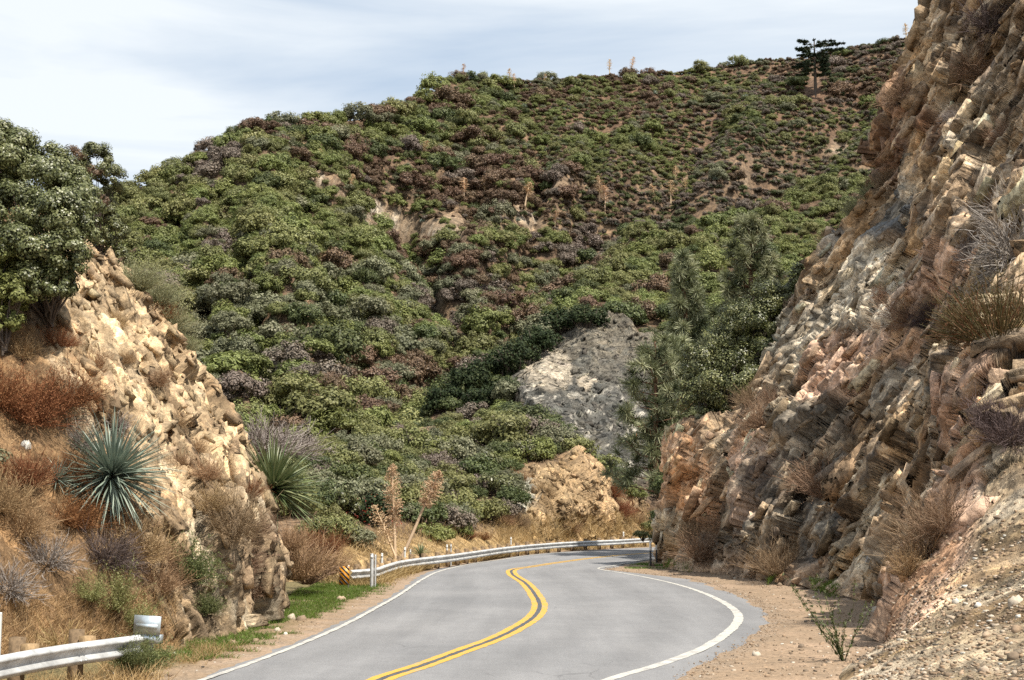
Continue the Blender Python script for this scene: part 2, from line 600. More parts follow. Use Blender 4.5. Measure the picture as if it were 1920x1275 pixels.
# ---- ground: one sheet, fine near the road, reaching the horizon
gx = np.concatenate([[-4000, -1500, -500, -200, -90, -50, -32], np.arange(-22, 24, 0.2), [32, 50, 90, 200, 500, 1500, 4000]])
gy = np.concatenate([[-4000, -1000, -300, -90, -30, -10, 0, 6], np.arange(10, 98, 0.25), [105, 120, 150, 200, 300, 600, 1500, 5000]])
X, Yg = np.meshgrid(gx, gy, indexing='ij')
gxy = np.stack([X.ravel(), Yg.ravel()], 1)
p3 = np.concatenate([gxy, np.zeros((len(gxy), 1))], 1)
droad = np.minimum(dist_poly(gxy, lp_c), dist_poly(gxy, rp_c))
inr = inside(gxy, road_poly)
sd = np.where(inr, -droad, droad)
near = (np.abs(gxy[:, 0]) < 24) & (gxy[:, 1] > 8) & (gxy[:, 1] < 99)
gz = np.where(near, sstep(0.0, 0.5, sd) * (0.012 + 0.02 * np.clip(sd, 0, 6) + 0.03 * fbm(p3 * 1.7, 4, 3) + 0.10 * sstep(0.5, 3, sd) * fbm(p3 * 0.45, 3, 8)), 0.0)
gz = gz - 0.0 * sd
V = np.concatenate([gxy, gz[:, None]], 1)
gpx, gpy, gd = proj(V)
ln = fbm(p3 * 0.9, 4, 21)
ln2 = fbm(p3 * 3.0, 3, 22)
colr = np.tile(np.array([0.28, 0.205, 0.14]), (len(V), 1))
colr = lerp3(colr, (0.345, 0.25, 0.175), sstep(-0.1, 0.5, ln))
colr = lerp3(colr, (0.22, 0.165, 0.115), sstep(0.15, 0.5, ln2) * 0.6)
colr = lerp3(colr, (0.22, 0.20, 0.175), (1 - sstep(0.0, 0.55, np.abs(sd) + ln2 * 0.25)) * 0.3)      # asphalt crumbs at the edge
leftm = sstep(-2.4, -3.2, gxy[:, 0]) * (gxy[:, 1] < 60)
colr = lerp3(colr, (0.21, 0.155, 0.09), leftm * sstep(0.4, 1.0, sd + ln * .4))
colr = lerp3(colr, (0.13, 0.12, 0.05), leftm * sstep(0.9, 1.5, sd + ln * .6) * 0.6)
me = mesh_np("ground", V, grid_faces(len(gx), len(gy)), {"Col": ('FLOAT_COLOR', colr)}, True, mat_rock("ground_soil", 11.0, 0.6, 0.03, 0.45))
link("ground", me, kind="structure")
ground_surf_xy = V

def ground_z(x, y):
    i = np.clip(np.searchsorted(gx, x), 0, len(gx) - 1)
    j = np.clip(np.searchsorted(gy, y), 0, len(gy) - 1)
    return float(gz[i * len(gy) + j])

# ---- road surface
def mat_asphalt():
    m, n, l, out = new_mat("asphalt")
    tc = n.new("ShaderNodeTexCoord").outputs["Object"]
    ac = N(n, "ShaderNodeAttribute", attribute_name="across").outputs["Fac"]
    big = noise_out(n, l, 0.22, 4, 0.55, tc)
    mid = noise_out(n, l, 2.2, 5, 0.6, tc)
    fine = noise_out(n, l, 55.0, 3, 0.7, tc)
    mp = N(n, "ShaderNodeMapping")
    mp.inputs["Scale"].default_value = (1.1, 0.10, 1)
    mp.inputs["Rotation"].default_value = (0, 0, -0.12)
    l.new(tc, mp.inputs["Vector"])
    streak = noise_out(n, l, 2.6, 5, 0.6, mp.outputs["Vector"])
    c = ramp(n, l, big, [(0.30, (0.172, 0.173, 0.178)), (0.70, (0.222, 0.221, 0.224))])
    c = mixc(n, l, 1.0, c, ramp(n, l, mid, [(0.3, (0.95,) * 3), (0.7, (1.04,) * 3)]), 'MULTIPLY')
    c = mixc(n, l, 1.0, c, ramp(n, l, streak, [(0.30, (0.93, 0.93, 0.935)), (0.62, (1.04,) * 3)]), 'MULTIPLY')
    c = mixc(n, l, 1.0, c, ramp(n, l, fine, [(0.3, (0.70,) * 3), (0.7, (1.26,) * 3)]), 'MULTIPLY')
    # polished wheel paths: across = metres from the centre line
    wv = mathn(n, l, 'SINE', mathn(n, l, 'MULTIPLY', ac, 3.6))
    c = mixc(n, l, 1.0, c, ramp(n, l, mathn(n, l, 'ADD', mathn(n, l, 'MULTIPLY', wv, 0.5), 0.5), [(0.0, (0.92,) * 3), (1.0, (1.04,) * 3)]), 'MULTIPLY')
    # sealed cracks
    vo = N(n, "ShaderNodeTexVoronoi", i_Scale=0.55)
    vo.feature = 'DISTANCE_TO_EDGE'
    wp = N(n, "ShaderNodeMixRGB")
    wp.blend_type = 'ADD'
    wp.inputs[0].default_value = 0.35
    nz = N(n, "ShaderNodeTexNoise", i_Scale=1.3, i_Detail=5.0)
    l.new(tc, nz.inputs["Vector"])
    l.new(tc, wp.inputs[1])
    l.new(nz.outputs["Color"], wp.inputs[2])
    l.new(wp.outputs[0], vo.inputs["Vector"])
    ck = ramp(n, l, vo.outputs["Distance"], [(0.0, (1, 1, 1)), (0.010, (0, 0, 0))])
    msk = ramp(n, l, noise_out(n, l, 0.35, 2, 0.5, tc), [(0.56, (0, 0, 0)), (0.68, (0.45, 0.45, 0.45))])
    ckm = mathn(n, l, 'MULTIPLY', ck, msk)
    c = mixc(n, l, ckm, c, (0.06, 0.06, 0.065))
    b = n.new("ShaderNodeBsdfPrincipled")
    b.inputs["Roughness"].default_value = 0.86
    b.inputs["Specular IOR Level"].default_value = 0.3
    l.new(c, b.inputs["Base Color"])
    bp = N(n, "ShaderNodeBump", i_Strength=0.35, i_Distance=0.01)
    l.new(fine, bp.inputs["Height"])
    l.new(bp.outputs["Normal"], b.inputs["Normal"])
    l.new(b.outputs["BSDF"], out.inputs["Surface"])
    return m

nr = 1400
lpc, rpc = curve_pts(LP, nr), curve_pts(RP, nr)
jit = fbm(np.stack([rpc[:, 0], rpc[:, 1], np.zeros(nr)], 1) * 0.9, 3, 5)
rpc = rpc + np.gradient(rpc, axis=0)[:, ::-1] * np.array([1, -1]) / (np.linalg.norm(np.gradient(rpc, axis=0), axis=1)[:, None]) * jit[:, None] * 0.26
jit = fbm(np.stack([lpc[:, 0], lpc[:, 1], np.zeros(nr)], 1) * 1.9, 4, 6)
lpc = lpc + np.array([1, 0]) * jit[:, None] * 0.12
rows = []
na = 15
for k in range(na):
    w = k / (na - 1)
    q = lpc * (1 - w) + rpc * w
    edge = 0.0 if 0 < k < na - 1 else -0.045
    rows.append(np.concatenate([q, np.full((nr, 1), ROAD_Z + edge)], 1))
RV = np.array(rows).reshape(-1, 3)
dy_ = dist_poly(RV[:, :2], ye_c)
side = np.sign(RV[:, 0] - np.interp(RV[:, 1], ye_c[:, 1], ye_c[:, 0]))
road = link("road", mesh_np("road", RV, grid_faces(na, nr)[:, ::-1], {"across": ('FLOAT', dy_ * side)}, False, mat_asphalt()), kind="structure")

def mat_paint(name, col, wear):
    m, n, l, out = new_mat(name)
    tc = n.new("ShaderNodeTexCoord").outputs["Object"]
    w = mathn(n, l, 'ADD', mathn(n, l, 'MULTIPLY', noise_out(n, l, 3.0, 4, 0.6, tc), 0.5), mathn(n, l, 'MULTIPLY', noise_out(n, l, 40, 4, 0.7, tc), 0.5))
    c = ramp(n, l, w, [(wear, (0.28, 0.27, 0.26)), (wear + 0.07, tuple(k * 0.86 for k in col)), (0.62, col)])
    b = n.new("ShaderNodeBsdfPrincipled")
    b.inputs["Roughness"].default_value = 0.7
    l.new(c, b.inputs["Base Color"])
    l.new(b.outputs["BSDF"], out.inputs["Surface"])
    return m
M_WHITE = mat_paint("white_road_paint", (0.50, 0.485, 0.44), 0.42)
M_YELLOW = mat_paint("yellow_road_paint", (0.56, 0.33, 0.05), 0.385)

def stripe(name, pts, off0, off1, mat, n=700, jitter=0.008, label=None):
    c = curve_pts(pts, n)
    t = np.gradient(c, axis=0)
    t /= np.linalg.norm(t, axis=1)[:, None]
    nrm = np.stack([t[:, 1], -t[:, 0]], 1)
    j = np.random.default_rng(len(name)).normal(0, jitter, (n, 2))
    o0 = (off0 if np.ndim(off0) else np.full(n, off0)) + j[:, 0]
    o1 = (off1 if np.ndim(off1) else np.full(n, off1)) + j[:, 1]
    a = c + nrm * o0[:, None]
    b = c + nrm * o1[:, None]
    Vv = np.concatenate([np.stack([a, b], 1).reshape(-1, 2), np.full((2 * n, 1), ROAD_Z + 0.005)], 1)
    o = link(name, mesh_np(name, Vv, grid_faces(n, 2), None, False, mat), road)
    if label:
        o["label"] = label
    return o
rwl = curve_pts(RW, 700)
wide = 0.06 + 0.05 * np.exp(-((rwl[:, 1] - 30) / 14.0) ** 2)
stripe("white_edge_line", LW, -0.06, 0.06, M_WHITE, label="thin white edge line on the guardrail side of the road")
stripe("white_edge_line", RW, -wide, wide, M_WHITE, label="broad white edge line round the inside of the gravel shoulder")
stripe("yellow_centre_line", YE, -0.21, -0.055, M_YELLOW, label="yellow centre stripe nearer the left lane")
stripe("yellow_centre_line", YE, 0.055, 0.21, M_YELLOW, label="yellow centre stripe nearer the right lane")
stripe("black_centre_gap", YE, -0.05, 0.05, mat_plain("gap_paint", (0.075, 0.08, 0.09), 0.8, 0, 0.4, 6), jitter=0.004, label="dark stripe between the two yellow lines")

# ---- rock colours (linear base colours)
BROWN, DARK, TAN = (0.20, 0.140, 0.088), (0.066, 0.060, 0.054), (0.33, 0.242, 0.15)
PINK, PALE, GREY = (0.42, 0.275, 0.19), (0.46, 0.40, 0.305), (0.175, 0.165, 0.135)
OCHRE, RUST, CREAM = (0.36, 0.235, 0.12), (0.17, 0.085, 0.048), (0.47, 0.365, 0.24)
SOIL = (0.20, 0.13, 0.072)

def displace_rock(S, E, sizes, amps, seed, mask=None, big=0.35):
    """E: rows = directions along strata, across strata, outwards"""
    p = S.V
    S.N0 = S.N.copy()
    h = big * fbm(p * 0.33, 3, seed + 90)
    ids = []
    M = np.stack([E[0] / 1.6, E[1] / .7, E[2]], 1)
    for k, (sz, am) in enumerate(zip(sizes, amps)):
        wf = .75 / sz
        warp = p + .42 * sz * np.stack([fbm(p * wf, 2, seed + 5 + c_ + k * 7) for c_ in range(3)], 1)
        tw = rotm(*(np.random.default_rng(seed + k).normal(0, .22, 3)))
        Ek = (E + np.array([[0, .25, 0], [0, 0, 0], [.2, .15, 0]]) @ E) @ tw.T
        hh, edge, idr = joints(warp, Ek, (sz * 1.5, sz * .62, sz * 1.1), seed + k * 50)
        a = am if mask is None else am * mask
        h = h + a * (hh + .30 * (edge - 1))
        ids.append(idr)
    q = (p @ M)
    rid = 1 - np.abs(fbm(q * 1.1, 4, seed + 70, .55)) * 2
    h = h + (.16 if mask is None else .16 * mask) * rid + 0.035 * fbm(p * 5, 3, seed + 77)
    S.V = S.V + S.N * h[:, None]
    return ids, h

def rock_blocks(S, parent, col, E, n, smin, smax, weight, seed, nindiv, mat, flat=1.0, tilt=.22, slab=1.0):
    """angular slabs standing proud of a rock face along its joints: the largest are pieces of their own, the rest one mass"""
    r = np.random.default_rng(seed)
    g = S.V.reshape(S.nu, S.nv, 3)
    area = np.linalg.norm(np.cross(np.gradient(g, axis=0), np.gradient(g, axis=1)), axis=2).ravel()
    w = area * weight
    idx = r.choice(len(S.V), n, p=w / w.sum())
    sz = smin * (smax / smin) ** (r.uniform(0, 1, n) ** 1.7)
    dim = np.stack([sz * r.uniform(.8, 1.7, n) * slab, sz * r.uniform(.30, .75, n) / slab ** .4, sz * r.uniform(.5, 1.0, n) * flat], 1)
    nrm = S.N0[idx] + r.normal(0, tilt, (n, 3))
    nrm /= np.linalg.norm(nrm, axis=1)[:, None]
    al = E[0][None] + r.normal(0, tilt * .8, (n, 3))
    al = al - nrm * (al * nrm).sum(1)[:, None]
    al /= np.linalg.norm(al, axis=1)[:, None]
    ac = np.cross(nrm, al)
    base = np.array([[x, y, z] for x in (-1, 1) for y in (-1, 1) for z in (-1, 1)], float) * .5
    V = base[None] * dim[:, None] * r.uniform(.66, 1.12, (n, 8, 3))
    V[:, :, 0] += V[:, :, 1] * r.normal(.3, .5, n)[:, None]                 # sheared along the joints
    V[:, :, 2] += V[:, :, 1] * r.normal(0, .45, n)[:, None]
    W = V[..., 0:1] * al[:, None] + V[..., 1:2] * ac[:, None] + V[..., 2:3] * nrm[:, None]
    W = W + (S.V[idx] - nrm * (dim[:, 2] * r.uniform(.34, .54, n))[:, None])[:, None]
    mean_ = (col * weight[:, None]).sum(0) / weight.sum()
    cc = np.clip((col[idx] * .7 + mean_ * .3) * r.uniform(.78, 1.22, (n, 1)) * np.array([1, 1, 1]) * r.uniform(.98, 1.02, (n, 3)), 0, .62)
    F = np.array([[0, 1, 3, 2], [4, 6, 7, 5], [0, 4, 5, 1], [2, 3, 7, 6], [0, 2, 6, 4], [1, 5, 7, 3]])
    d_ = S.d[idx]
    show = sz / d_ * (((np.array([0, 0, CAMZ]) - S.V[idx]) * S.N[idx]).sum(1) > 0) * (S.px[idx] > -20) * (S.px[idx] < 1940) * (S.py[idx] > -20)
    order = np.argsort(-show)
    for k in order[:nindiv]:
        link("rock_block", mesh_np("rock_block", W[k], F, {"Col": ('FLOAT_COLOR', np.repeat(cc[k:k + 1], 8, 0))}, False, mat), parent)
    rest = order[nindiv:]
    m = len(rest)
    Fa = (F[None] + (np.arange(m) * 8)[:, None, None]).reshape(-1, 4)
    link("rock_fragments", mesh_np("rock_fragments", W[rest].reshape(-1, 3), Fa, {"Col": ('FLOAT_COLOR', np.repeat(cc[rest], 8, 0))}, False, mat), parent, kind="stuff")

# ---- left spur: road cut of pale layered rock, brushy bank nearer
A_ = [(508, 1160, 34.5), (505, 1090, 35), (496, 1020, 35.5), (460, 925, 36), (428, 840, 36.5), (398, 770, 36.5), (340, 680, 37), (280, 590, 37.5), (208, 500, 38), (150, 440, 39), (80, 395, 41), (-20, 330, 45)]
A3 = [P(*q) for q in A_]
def shifted(dx, dy, dz=0, k=1.0):
    b = A3[0]
    return [(b[0] + (q[0] - b[0]) * k + dx, q[1] + dy, max(-0.25, (q[2]) * 1.0 + dz), 0) for q in A3]
def world(st):
    return [tuple(q) + (0,) for q in st]
ST_L = [
    world([(-16, 52, -0.3), (-16.5, 52, 1), (-17.5, 52, 3), (-19, 52, 5), (-21, 52, 7), (-24, 52, 9.5), (-30, 52, 12)]),
    world([(-9.5, 43, -0.3), (-10, 43, 1.2), (-11, 43, 3.2), (-12.2, 43, 5.2), (-13.8, 43, 7.4), (-15.6, 43, 9.2), (-20, 44, 11), (-28, 46, 13)]),
    world([(-6.7, 38.6, -0.3), (-7.1, 38.8, 1.5), (-8.1, 39, 3.8), (-9.4, 39.3, 5.8), (-10.8, 39.6, 7.8), (-12.4, 40, 9.5), (-16, 42, 11.2), (-24, 45, 13)]),
    A_,
    shifted(0.15, -3.2, 0.15, 1.02),
    shifted(0.25, -6.2, 0.1, 1.08),
    shifted(-0.4, -8.6, -0.1, 1.2),
    world([(-7.6, 23.6, -0.3), (-7.9, 23.8, 0.7), (-8.6, 24.2, 1.9), (-9.4, 24.7, 3.2), (-10.6, 25.5, 4.9), (-12, 26.5, 6.6), (-14, 28, 8.4), (-17, 30, 10), (-24, 34, 12)]),
    world([(-8.6, 19.5, -0.3), (-9.2, 20, 0.5), (-10, 20.6, 1.5), (-11, 21.5, 2.9), (-12.4, 22.6, 4.6), (-14, 24, 6.2), (-16, 26, 8), (-20, 29, 9.6), (-26, 33, 11)]),
    world([(-10.4, 12, -0.3), (-11, 12.4, 0.5), (-12, 13, 1.5), (-13, 14, 2.9), (-14.4, 15, 4.6), (-16, 17, 6.2), (-18, 19, 8), (-22, 22, 9.6), (-28, 26, 11)]),
    world([(-14, 0, -0.3), (-15, 0, 0.5), (-16, 0, 1.5), (-17, 0, 2.9), (-18.4, 0, 4.6), (-20, 0, 6.2), (-22, 0, 8), (-26, 0, 9.6), (-32, 0, 11)]),
]
NUL, NVL = 600, 360
left = Surf(loft(ST_L, NUL, NVL, (2, 8)), NUL, NVL)
left.orient((0, 25, 6))
e1 = P(430, 820, 36) - P(200, 520, 38); e1 /= np.linalg.norm(e1)       # strata dip with the slope
e3 = np.array([0.75, -0.35, 0.55]); e3 -= e1 * (e1 @ e3); e3 /= np.linalg.norm(e3)
e2 = np.cross(e1, e3)
ML = np.stack([e1 / 1.7, e2 / 0.8, e3 / 1.0], 1)
lpx, lpy = left.px.copy(), left.py.copy()
wn_ = 0.35 * fbm(left.V * 0.8, 4, 40)
rockL = np.clip(ell(lpx, lpy, 330, 760, 150, 420, -32, 0.25, wn_) + ell(lpx, lpy, 440, 1060, 150, 190, 0, 0.3, wn_), 0, 1) * (left.V[:, 1] > 22)
ids, hL = displace_rock(left, np.stack([e1, e2, e3]), (2.8, 1.2, 0.55, 0.27), (0.42, 0.32, 0.12, 0.045), 300, 0.2 + 0.8 * rockL, 0.35)
left.refresh(); left.orient((0, 25, 6))
band = fbm((left.V @ ML) * np.array([0.35, 1.6, 1.6]), 4, 60)
c = np.tile(np.array(SOIL), (len(left.V), 1))
c = lerp3(c, (0.27, 0.17, 0.09), sstep(0, 0.4, fbm(left.V * 1.3, 4, 61)))
rk = np.tile(np.array(TAN), (len(left.V), 1))
rk = lerp3(rk, CREAM, sstep(0.0, 0.25, band))
rk = lerp3(rk, (0.60, 0.51, 0.38), sstep(0.22, 0.45, band) * 0.9)
rk = lerp3(rk, BROWN, sstep(-0.12, -0.42, band) * .8)
upper = ell(lpx, lpy, 265, 680, 75, 330, -36, 0.4, wn_)
rk = lerp3(rk, CREAM, upper * 0.8 * sstep(-0.5, 0.0, band))
rk = rk * 1.15
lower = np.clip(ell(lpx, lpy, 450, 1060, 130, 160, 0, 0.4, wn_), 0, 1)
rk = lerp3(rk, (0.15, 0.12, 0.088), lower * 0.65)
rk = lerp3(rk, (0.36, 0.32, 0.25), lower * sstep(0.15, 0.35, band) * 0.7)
rk = rk * (0.62 + 0.72 * ids[2])[:, None] * (0.8 + 0.4 * ids[1])[:, None] * (0.8 + 0.4 * ids[3])[:, None]
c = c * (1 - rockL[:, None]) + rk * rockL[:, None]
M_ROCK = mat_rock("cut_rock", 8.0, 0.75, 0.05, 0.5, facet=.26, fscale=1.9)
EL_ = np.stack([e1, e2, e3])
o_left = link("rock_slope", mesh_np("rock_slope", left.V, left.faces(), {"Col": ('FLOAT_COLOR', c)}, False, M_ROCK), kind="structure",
     label="steep cut bank of pale tan layered rock beside the road")
vis = (left.px > -60) & (left.px < 640) & (left.V[:, 1] > 20) & (left.V[:, 1] < 40)
rock_blocks(left, o_left, np.clip(c, 0, .7), EL_, 2800, .08, .55, vis * sstep(.35, .8, rockL) * sstep(.3, 1.6, left.V[:, 2]) + 1e-9, 411, 300, M_ROCK, .65, .22, 1.25)

# ---- right cliff
ST_R = [
    world([(22, 84, -0.3), (22.5, 84, 4), (23.5, 84, 8), (24.5, 83, 12), (26, 82, 16), (28, 80, 20), (31, 78, 25), (36, 76, 30)]),
    world([(12.6, 70.5, -0.3), (13, 70, 3), (13.6, 69.5, 5.5), (14.6, 69, 8), (16.2, 68, 11), (18, 67, 15), (20.5, 66, 20), (24, 65, 26), (29, 64, 31)]),
    [(1252, 1066, 59.5), (1258, 1020, 59.8), (1264, 960, 60), (1272, 880, 60.4), (1287, 815, 60.8), (1335, 808, 60), (1392, 780, 58.5), (1428, 715, 57.5), (1470, 645, 56.5), (1500, 560, 56), (1530, 480, 55.5), (1598, 415, 55), (1640, 350, 54.5), (1652, 250, 54), (1705, 155, 53.5), (1740, 60, 53), (1752, -60, 53), (1790, -260, 54)],
    [(1405, 1092, 49), (1412, 1040, 49.6), (1420, 960, 50), (1436, 870, 50.6), (1480, 770, 51), (1535, 660, 51.2), (1590, 550, 51.4), (1640, 450, 51.4), (1690, 340, 51.2), (1720, 240, 51), (1760, 120, 51), (1780, 20, 51), (1800, -80, 51), (1840, -260, 52)],
    [(1535, 1108, 43), (1545, 1060, 43.5), (1562, 960, 44), (1590, 850, 44.8), (1640, 720, 45.6), (1690, 600, 46), (1730, 480, 46.6), (1770, 330, 47), (1800, 190, 47.5), (1825, 60, 48), (1850, -60, 48), (1900, -260, 49)],
    [(1640, 1135, 36.5), (1662, 1060, 37), (1690, 960, 37.6), (1718, 850, 38.3), (1752, 730, 39.2), (1790, 600, 40.3), (1825, 460, 41.5), (1850, 320, 43), (1875, 190, 44), (1895, 60, 45), (1920, -60, 46), (1980, -260, 47)],
    [(1690, 1170, 30.5), (1722, 1080, 31), (1760, 990, 31.6), (1790, 900, 32.2), (1812, 800, 33), (1838, 700, 34), (1862, 600, 35.6), (1890, 460, 38), (1915, 300, 40), (1945, 150, 41.5), (1970, 0, 43), (2060, -260, 45)],
    [(1632, 1222, 26), (1672, 1150, 26.3), (1722, 1060, 26.7), (1782, 960, 27.2), (1806, 880, 27.6), (1818, 800, 28), (1826, 720, 28.5), (1840, 640, 29.5), (1880, 560, 32), (1925, 440, 34.5), (1965, 280, 37), (2000, 120, 39), (2040, -40, 41), (2120, -260, 43)],
    [(1640, 1250, 23.6), (1700, 1190, 23.9), (1760, 1110, 24.3), (1830, 1010, 24.9), (1875, 920, 25.6), (1900, 820, 26.4), (1925, 700, 27.6), (1955, 580, 30), (2000, 440, 33), (2040, 280, 36), (2080, 100, 38.5), (2160, -160, 41)],
    [(1560, 1310, 20), (1680, 1262, 20.6), (1790, 1190, 21.4), (1880, 1100, 22.3), (1950, 1000, 23.4), (2010, 880, 24.8), (2060, 740, 26.8), (2110, 580, 29.5), (2160, 400, 33), (2210, 200, 36.5), (2280, -60, 39.5)],
    world([(5.8, 13, -0.3), (7.0, 13.5, 0.5), (8.4, 14.5, 1.4), (10, 16, 2.8), (12, 18, 4.6), (14, 20.5, 7), (16.5, 23, 10), (20, 27, 14), (26, 32, 20)]),
    world([(6.5, 2, -0.3), (7.6, 2, 0.5), (9, 3, 1.4), (10.6, 4, 2.8), (12.6, 6, 4.6), (15, 8, 7), (18, 11, 10), (22, 15, 14), (29, 20, 20)]),
]
NUR, NVR = 1000, 460
cliff = Surf(loft(ST_R, NUR, NVR, (1.2, 9.75)), NUR, NVR)
cliff.orient((-2, 25, 8))
e1 = P(1700, 600, 46) - P(1480, 860, 50); e1 /= np.linalg.norm(e1)
e3 = np.array([-0.7, -0.5, 0.45]); e3 -= e1 * (e1 @ e3); e3 /= np.linalg.norm(e3)
e2 = np.cross(e1, e3)
MR = np.stack([e1 / 1.5, e2 / 0.8, e3 / 1.1], 1)
rpx, rpy = cliff.px.copy(), cliff.py.copy()
wr = 0.30 * fbm(cliff.V * 0.7, 4, 140)
def er(cx, cy, rx, ry, ang=0.0, soft=0.22):
    return ell(rpx, rpy, cx, cy, rx, ry, ang, soft, wr)
front = sstep(27.0, 25.2, cliff.V[:, 1] - 0.10 * (rpx - 1800) / 100) * (cliff.V[:, 2] < 14)          # gravelly slope facing the camera
ids, hR = displace_rock(cliff, np.stack([e1, e2, e3]), (3.4, 1.5, 0.7, 0.32), (0.72, 0.44, 0.12, 0.035), 500, 1 - 0.985 * front, 0.45)
cliff.refresh(); cliff.orient((-2, 25, 8))
q = cliff.V @ MR
band = fbm(q * np.array([0.30, 1.5, 1.5]), 4, 160)
band2 = fbm(q * np.array([0.5, 3.2, 3.2]), 4, 170)
patch = fbm(cliff.V * 0.35, 4, 180)
rk = np.tile(np.array(BROWN), (len(cliff.V), 1))
rk = lerp3(rk, TAN, sstep(-0.05, 0.25, band) * 0.9)
rk = lerp3(rk, DARK, sstep(-0.08, -0.32, band) * 0.8)
rk = lerp3(rk, GREY, sstep(0.05, 0.3, patch) * 0.45)
rk = lerp3(rk, OCHRE, sstep(0.12, 0.34, band2) * 0.55)
rk = lerp3(rk, PALE, sstep(0.22, 0.40, band2) * 0.6)
for z, colz, k in (
    (er(1560, 620, 60, 130, 25), GREY, 0.75), (er(1505, 770, 60, 60, 0), GREY, 0.7), (er(1640, 425, 90, 30, -32), (0.13, 0.14, 0.15), 0.85),
    (er(1640, 545, 85, 85, -40), PALE, 0.85), (er(1560, 680, 45, 60, -40), PALE, 0.55), (er(1460, 640, 24, 70, 20), (0.20, 0.22, 0.19), 0.6),
    (er(1600, 690, 85, 52, -30), PINK, 0.95), (er(1700, 650, 60, 26, -28), PINK, 0.7), (er(1775, 525, 95, 38, -32), PINK, 0.85), (er(1545, 735, 40, 30, -30), PINK, 0.8),
    (er(1300, 890, 52, 95, -12), (0.45, 0.27, 0.15), 0.95), (er(1425, 860, 38, 62, 28), PINK, 0.9), (er(1400, 965, 26, 50, 25), PINK, 0.6),
    (er(1275, 1010, 30, 50, 10), (0.27, 0.24, 0.18), 0.7),
    (er(1480, 905, 70, 60, -30), DARK, 0.75), (er(1360, 1000, 40, 85, 10), (0.105, 0.10, 0.09), 0.75), (er(1520, 990, 40, 70, 20), (0.10, 0.10, 0.095), 0.7),
    (er(1545, 800, 70, 30, -25), DARK, 0.6), (er(1640, 980, 45, 80, 15), (0.38, 0.325, 0.235), 0.8), (er(1600, 1060, 30, 50, 20), (0.34, 0.29, 0.21), 0.7),
    (er(1710, 200, 50, 120, -15), RUST, 0.7), (er(1665, 290, 30, 60, 0), RUST, 0.65), (er(1745, 130, 34, 60, -20), OCHRE, 0.9), (er(1725, 300, 22, 70, -12), OCHRE, 0.85),
    (er(1790, 320, 36, 28, -20), (0.40, 0.27, 0.13), 0.8), (er(1850, 130, 90, 80, -30), (0.17, 0.125, 0.08), 0.6), (er(1700, 450, 40, 30, -20), (0.36, 0.22, 0.10), 0.8),
    (er(1600, 440, 14, 90, 30), OCHRE, 0.85), (er(1820, 270, 80, 14, -14), PALE, 0.7), (er(1890, 640, 40, 60, 0), (0.27, 0.24, 0.12), 0.8),
    ):
    rk = lerp3(rk, colz, z * k * (cliff.V[:, 1] > 28.5))
pkx = np.interp(rpy, [560, 640, 800, 880, 960, 1060, 1150, 1225], [1850, 1832, 1812, 1802, 1782, 1728, 1680, 1640])
pkw = np.interp(rpy, [600, 800, 960, 1060, 1150, 1240], [14, 22, 34, 48, 62, 60])
rib = (1 - sstep(0.6, 1.25, np.abs(rpx - pkx - 14) / (pkw * 1.45) + wr)) * (cliff.V[:, 1] < 30) * (cliff.V[:, 1] > 22.5)
fr = np.tile(np.array((0.17, 0.132, 0.09)), (len(cliff.V), 1))
fr = lerp3(fr, (0.25, 0.21, 0.155), sstep(0.0, 0.3, band + 0.2 * patch))
fr = lerp3(fr, (0.125, 0.098, 0.06), sstep(0.0, -0.3, band))
fr = lerp3(fr, (0.13, 0.102, 0.065), er(1850, 1200, 170, 90, -25, 0.4) * 0.7)
fr = lerp3(fr, (0.32, 0.285, 0.225), er(1880, 930, 60, 60, 0, 0.4) * 0.7)
fm = np.clip(sstep(27.6, 26.0, cliff.V[:, 1]) * (cliff.V[:, 2] < 9), 0, 1)
rk = rk * (1 - fm[:, None]) + fr * fm[:, None]
rk = lerp3(rk, PINK, rib * 0.95)
talus = sstep(1.1, 0.15, cliff.V[:, 2] + 0.6 * patch) * (cliff.V[:, 1] > 27)
rk = lerp3(rk, (0.31, 0.215, 0.14), talus * 0.75)
rk = rk * 1.72
lum = rk.mean(1)[:, None]
rk = lum + (rk - lum) * .84
rk = lerp3(rk, rk * 0.5 + np.array(PALE) * 0.5, sstep(.82, .9, ids[2]) * .7)
rk = lerp3(rk, rk * np.array((1.15, .97, .75)), sstep(.25, .15, ids[1]) * .6)
rk = rk * (0.62 + 0.72 * ids[2])[:, None] * (0.78 + 0.44 * ids[1])[:, None] * (0.78 + 0.44 * ids[3])[:, None]
ER_ = np.stack([e1, e2, e3])
o_cliff = link("rock_cliff", mesh_np("rock_cliff", cliff.V, cliff.faces(), {"Col": ('FLOAT_COLOR', rk)}, False, M_ROCK), kind="structure",
     label="tall broken cliff of brown, grey and pink rock above the gravel shoulder")
vis = (cliff.px > 1180) & (cliff.px < 2000) & (cliff.py > -60) & (cliff.V[:, 1] > 19) & (cliff.V[:, 1] < 64) & (cliff.V[:, 2] > .7)
rock_blocks(cliff, o_cliff, rk, ER_, 3600, .12, .9, vis * (1 - .97 * front) / np.clip(cliff.V[:, 1], 20, 60) + 1e-12, 511, 300, M_ROCK, .7, .14, 1.5)

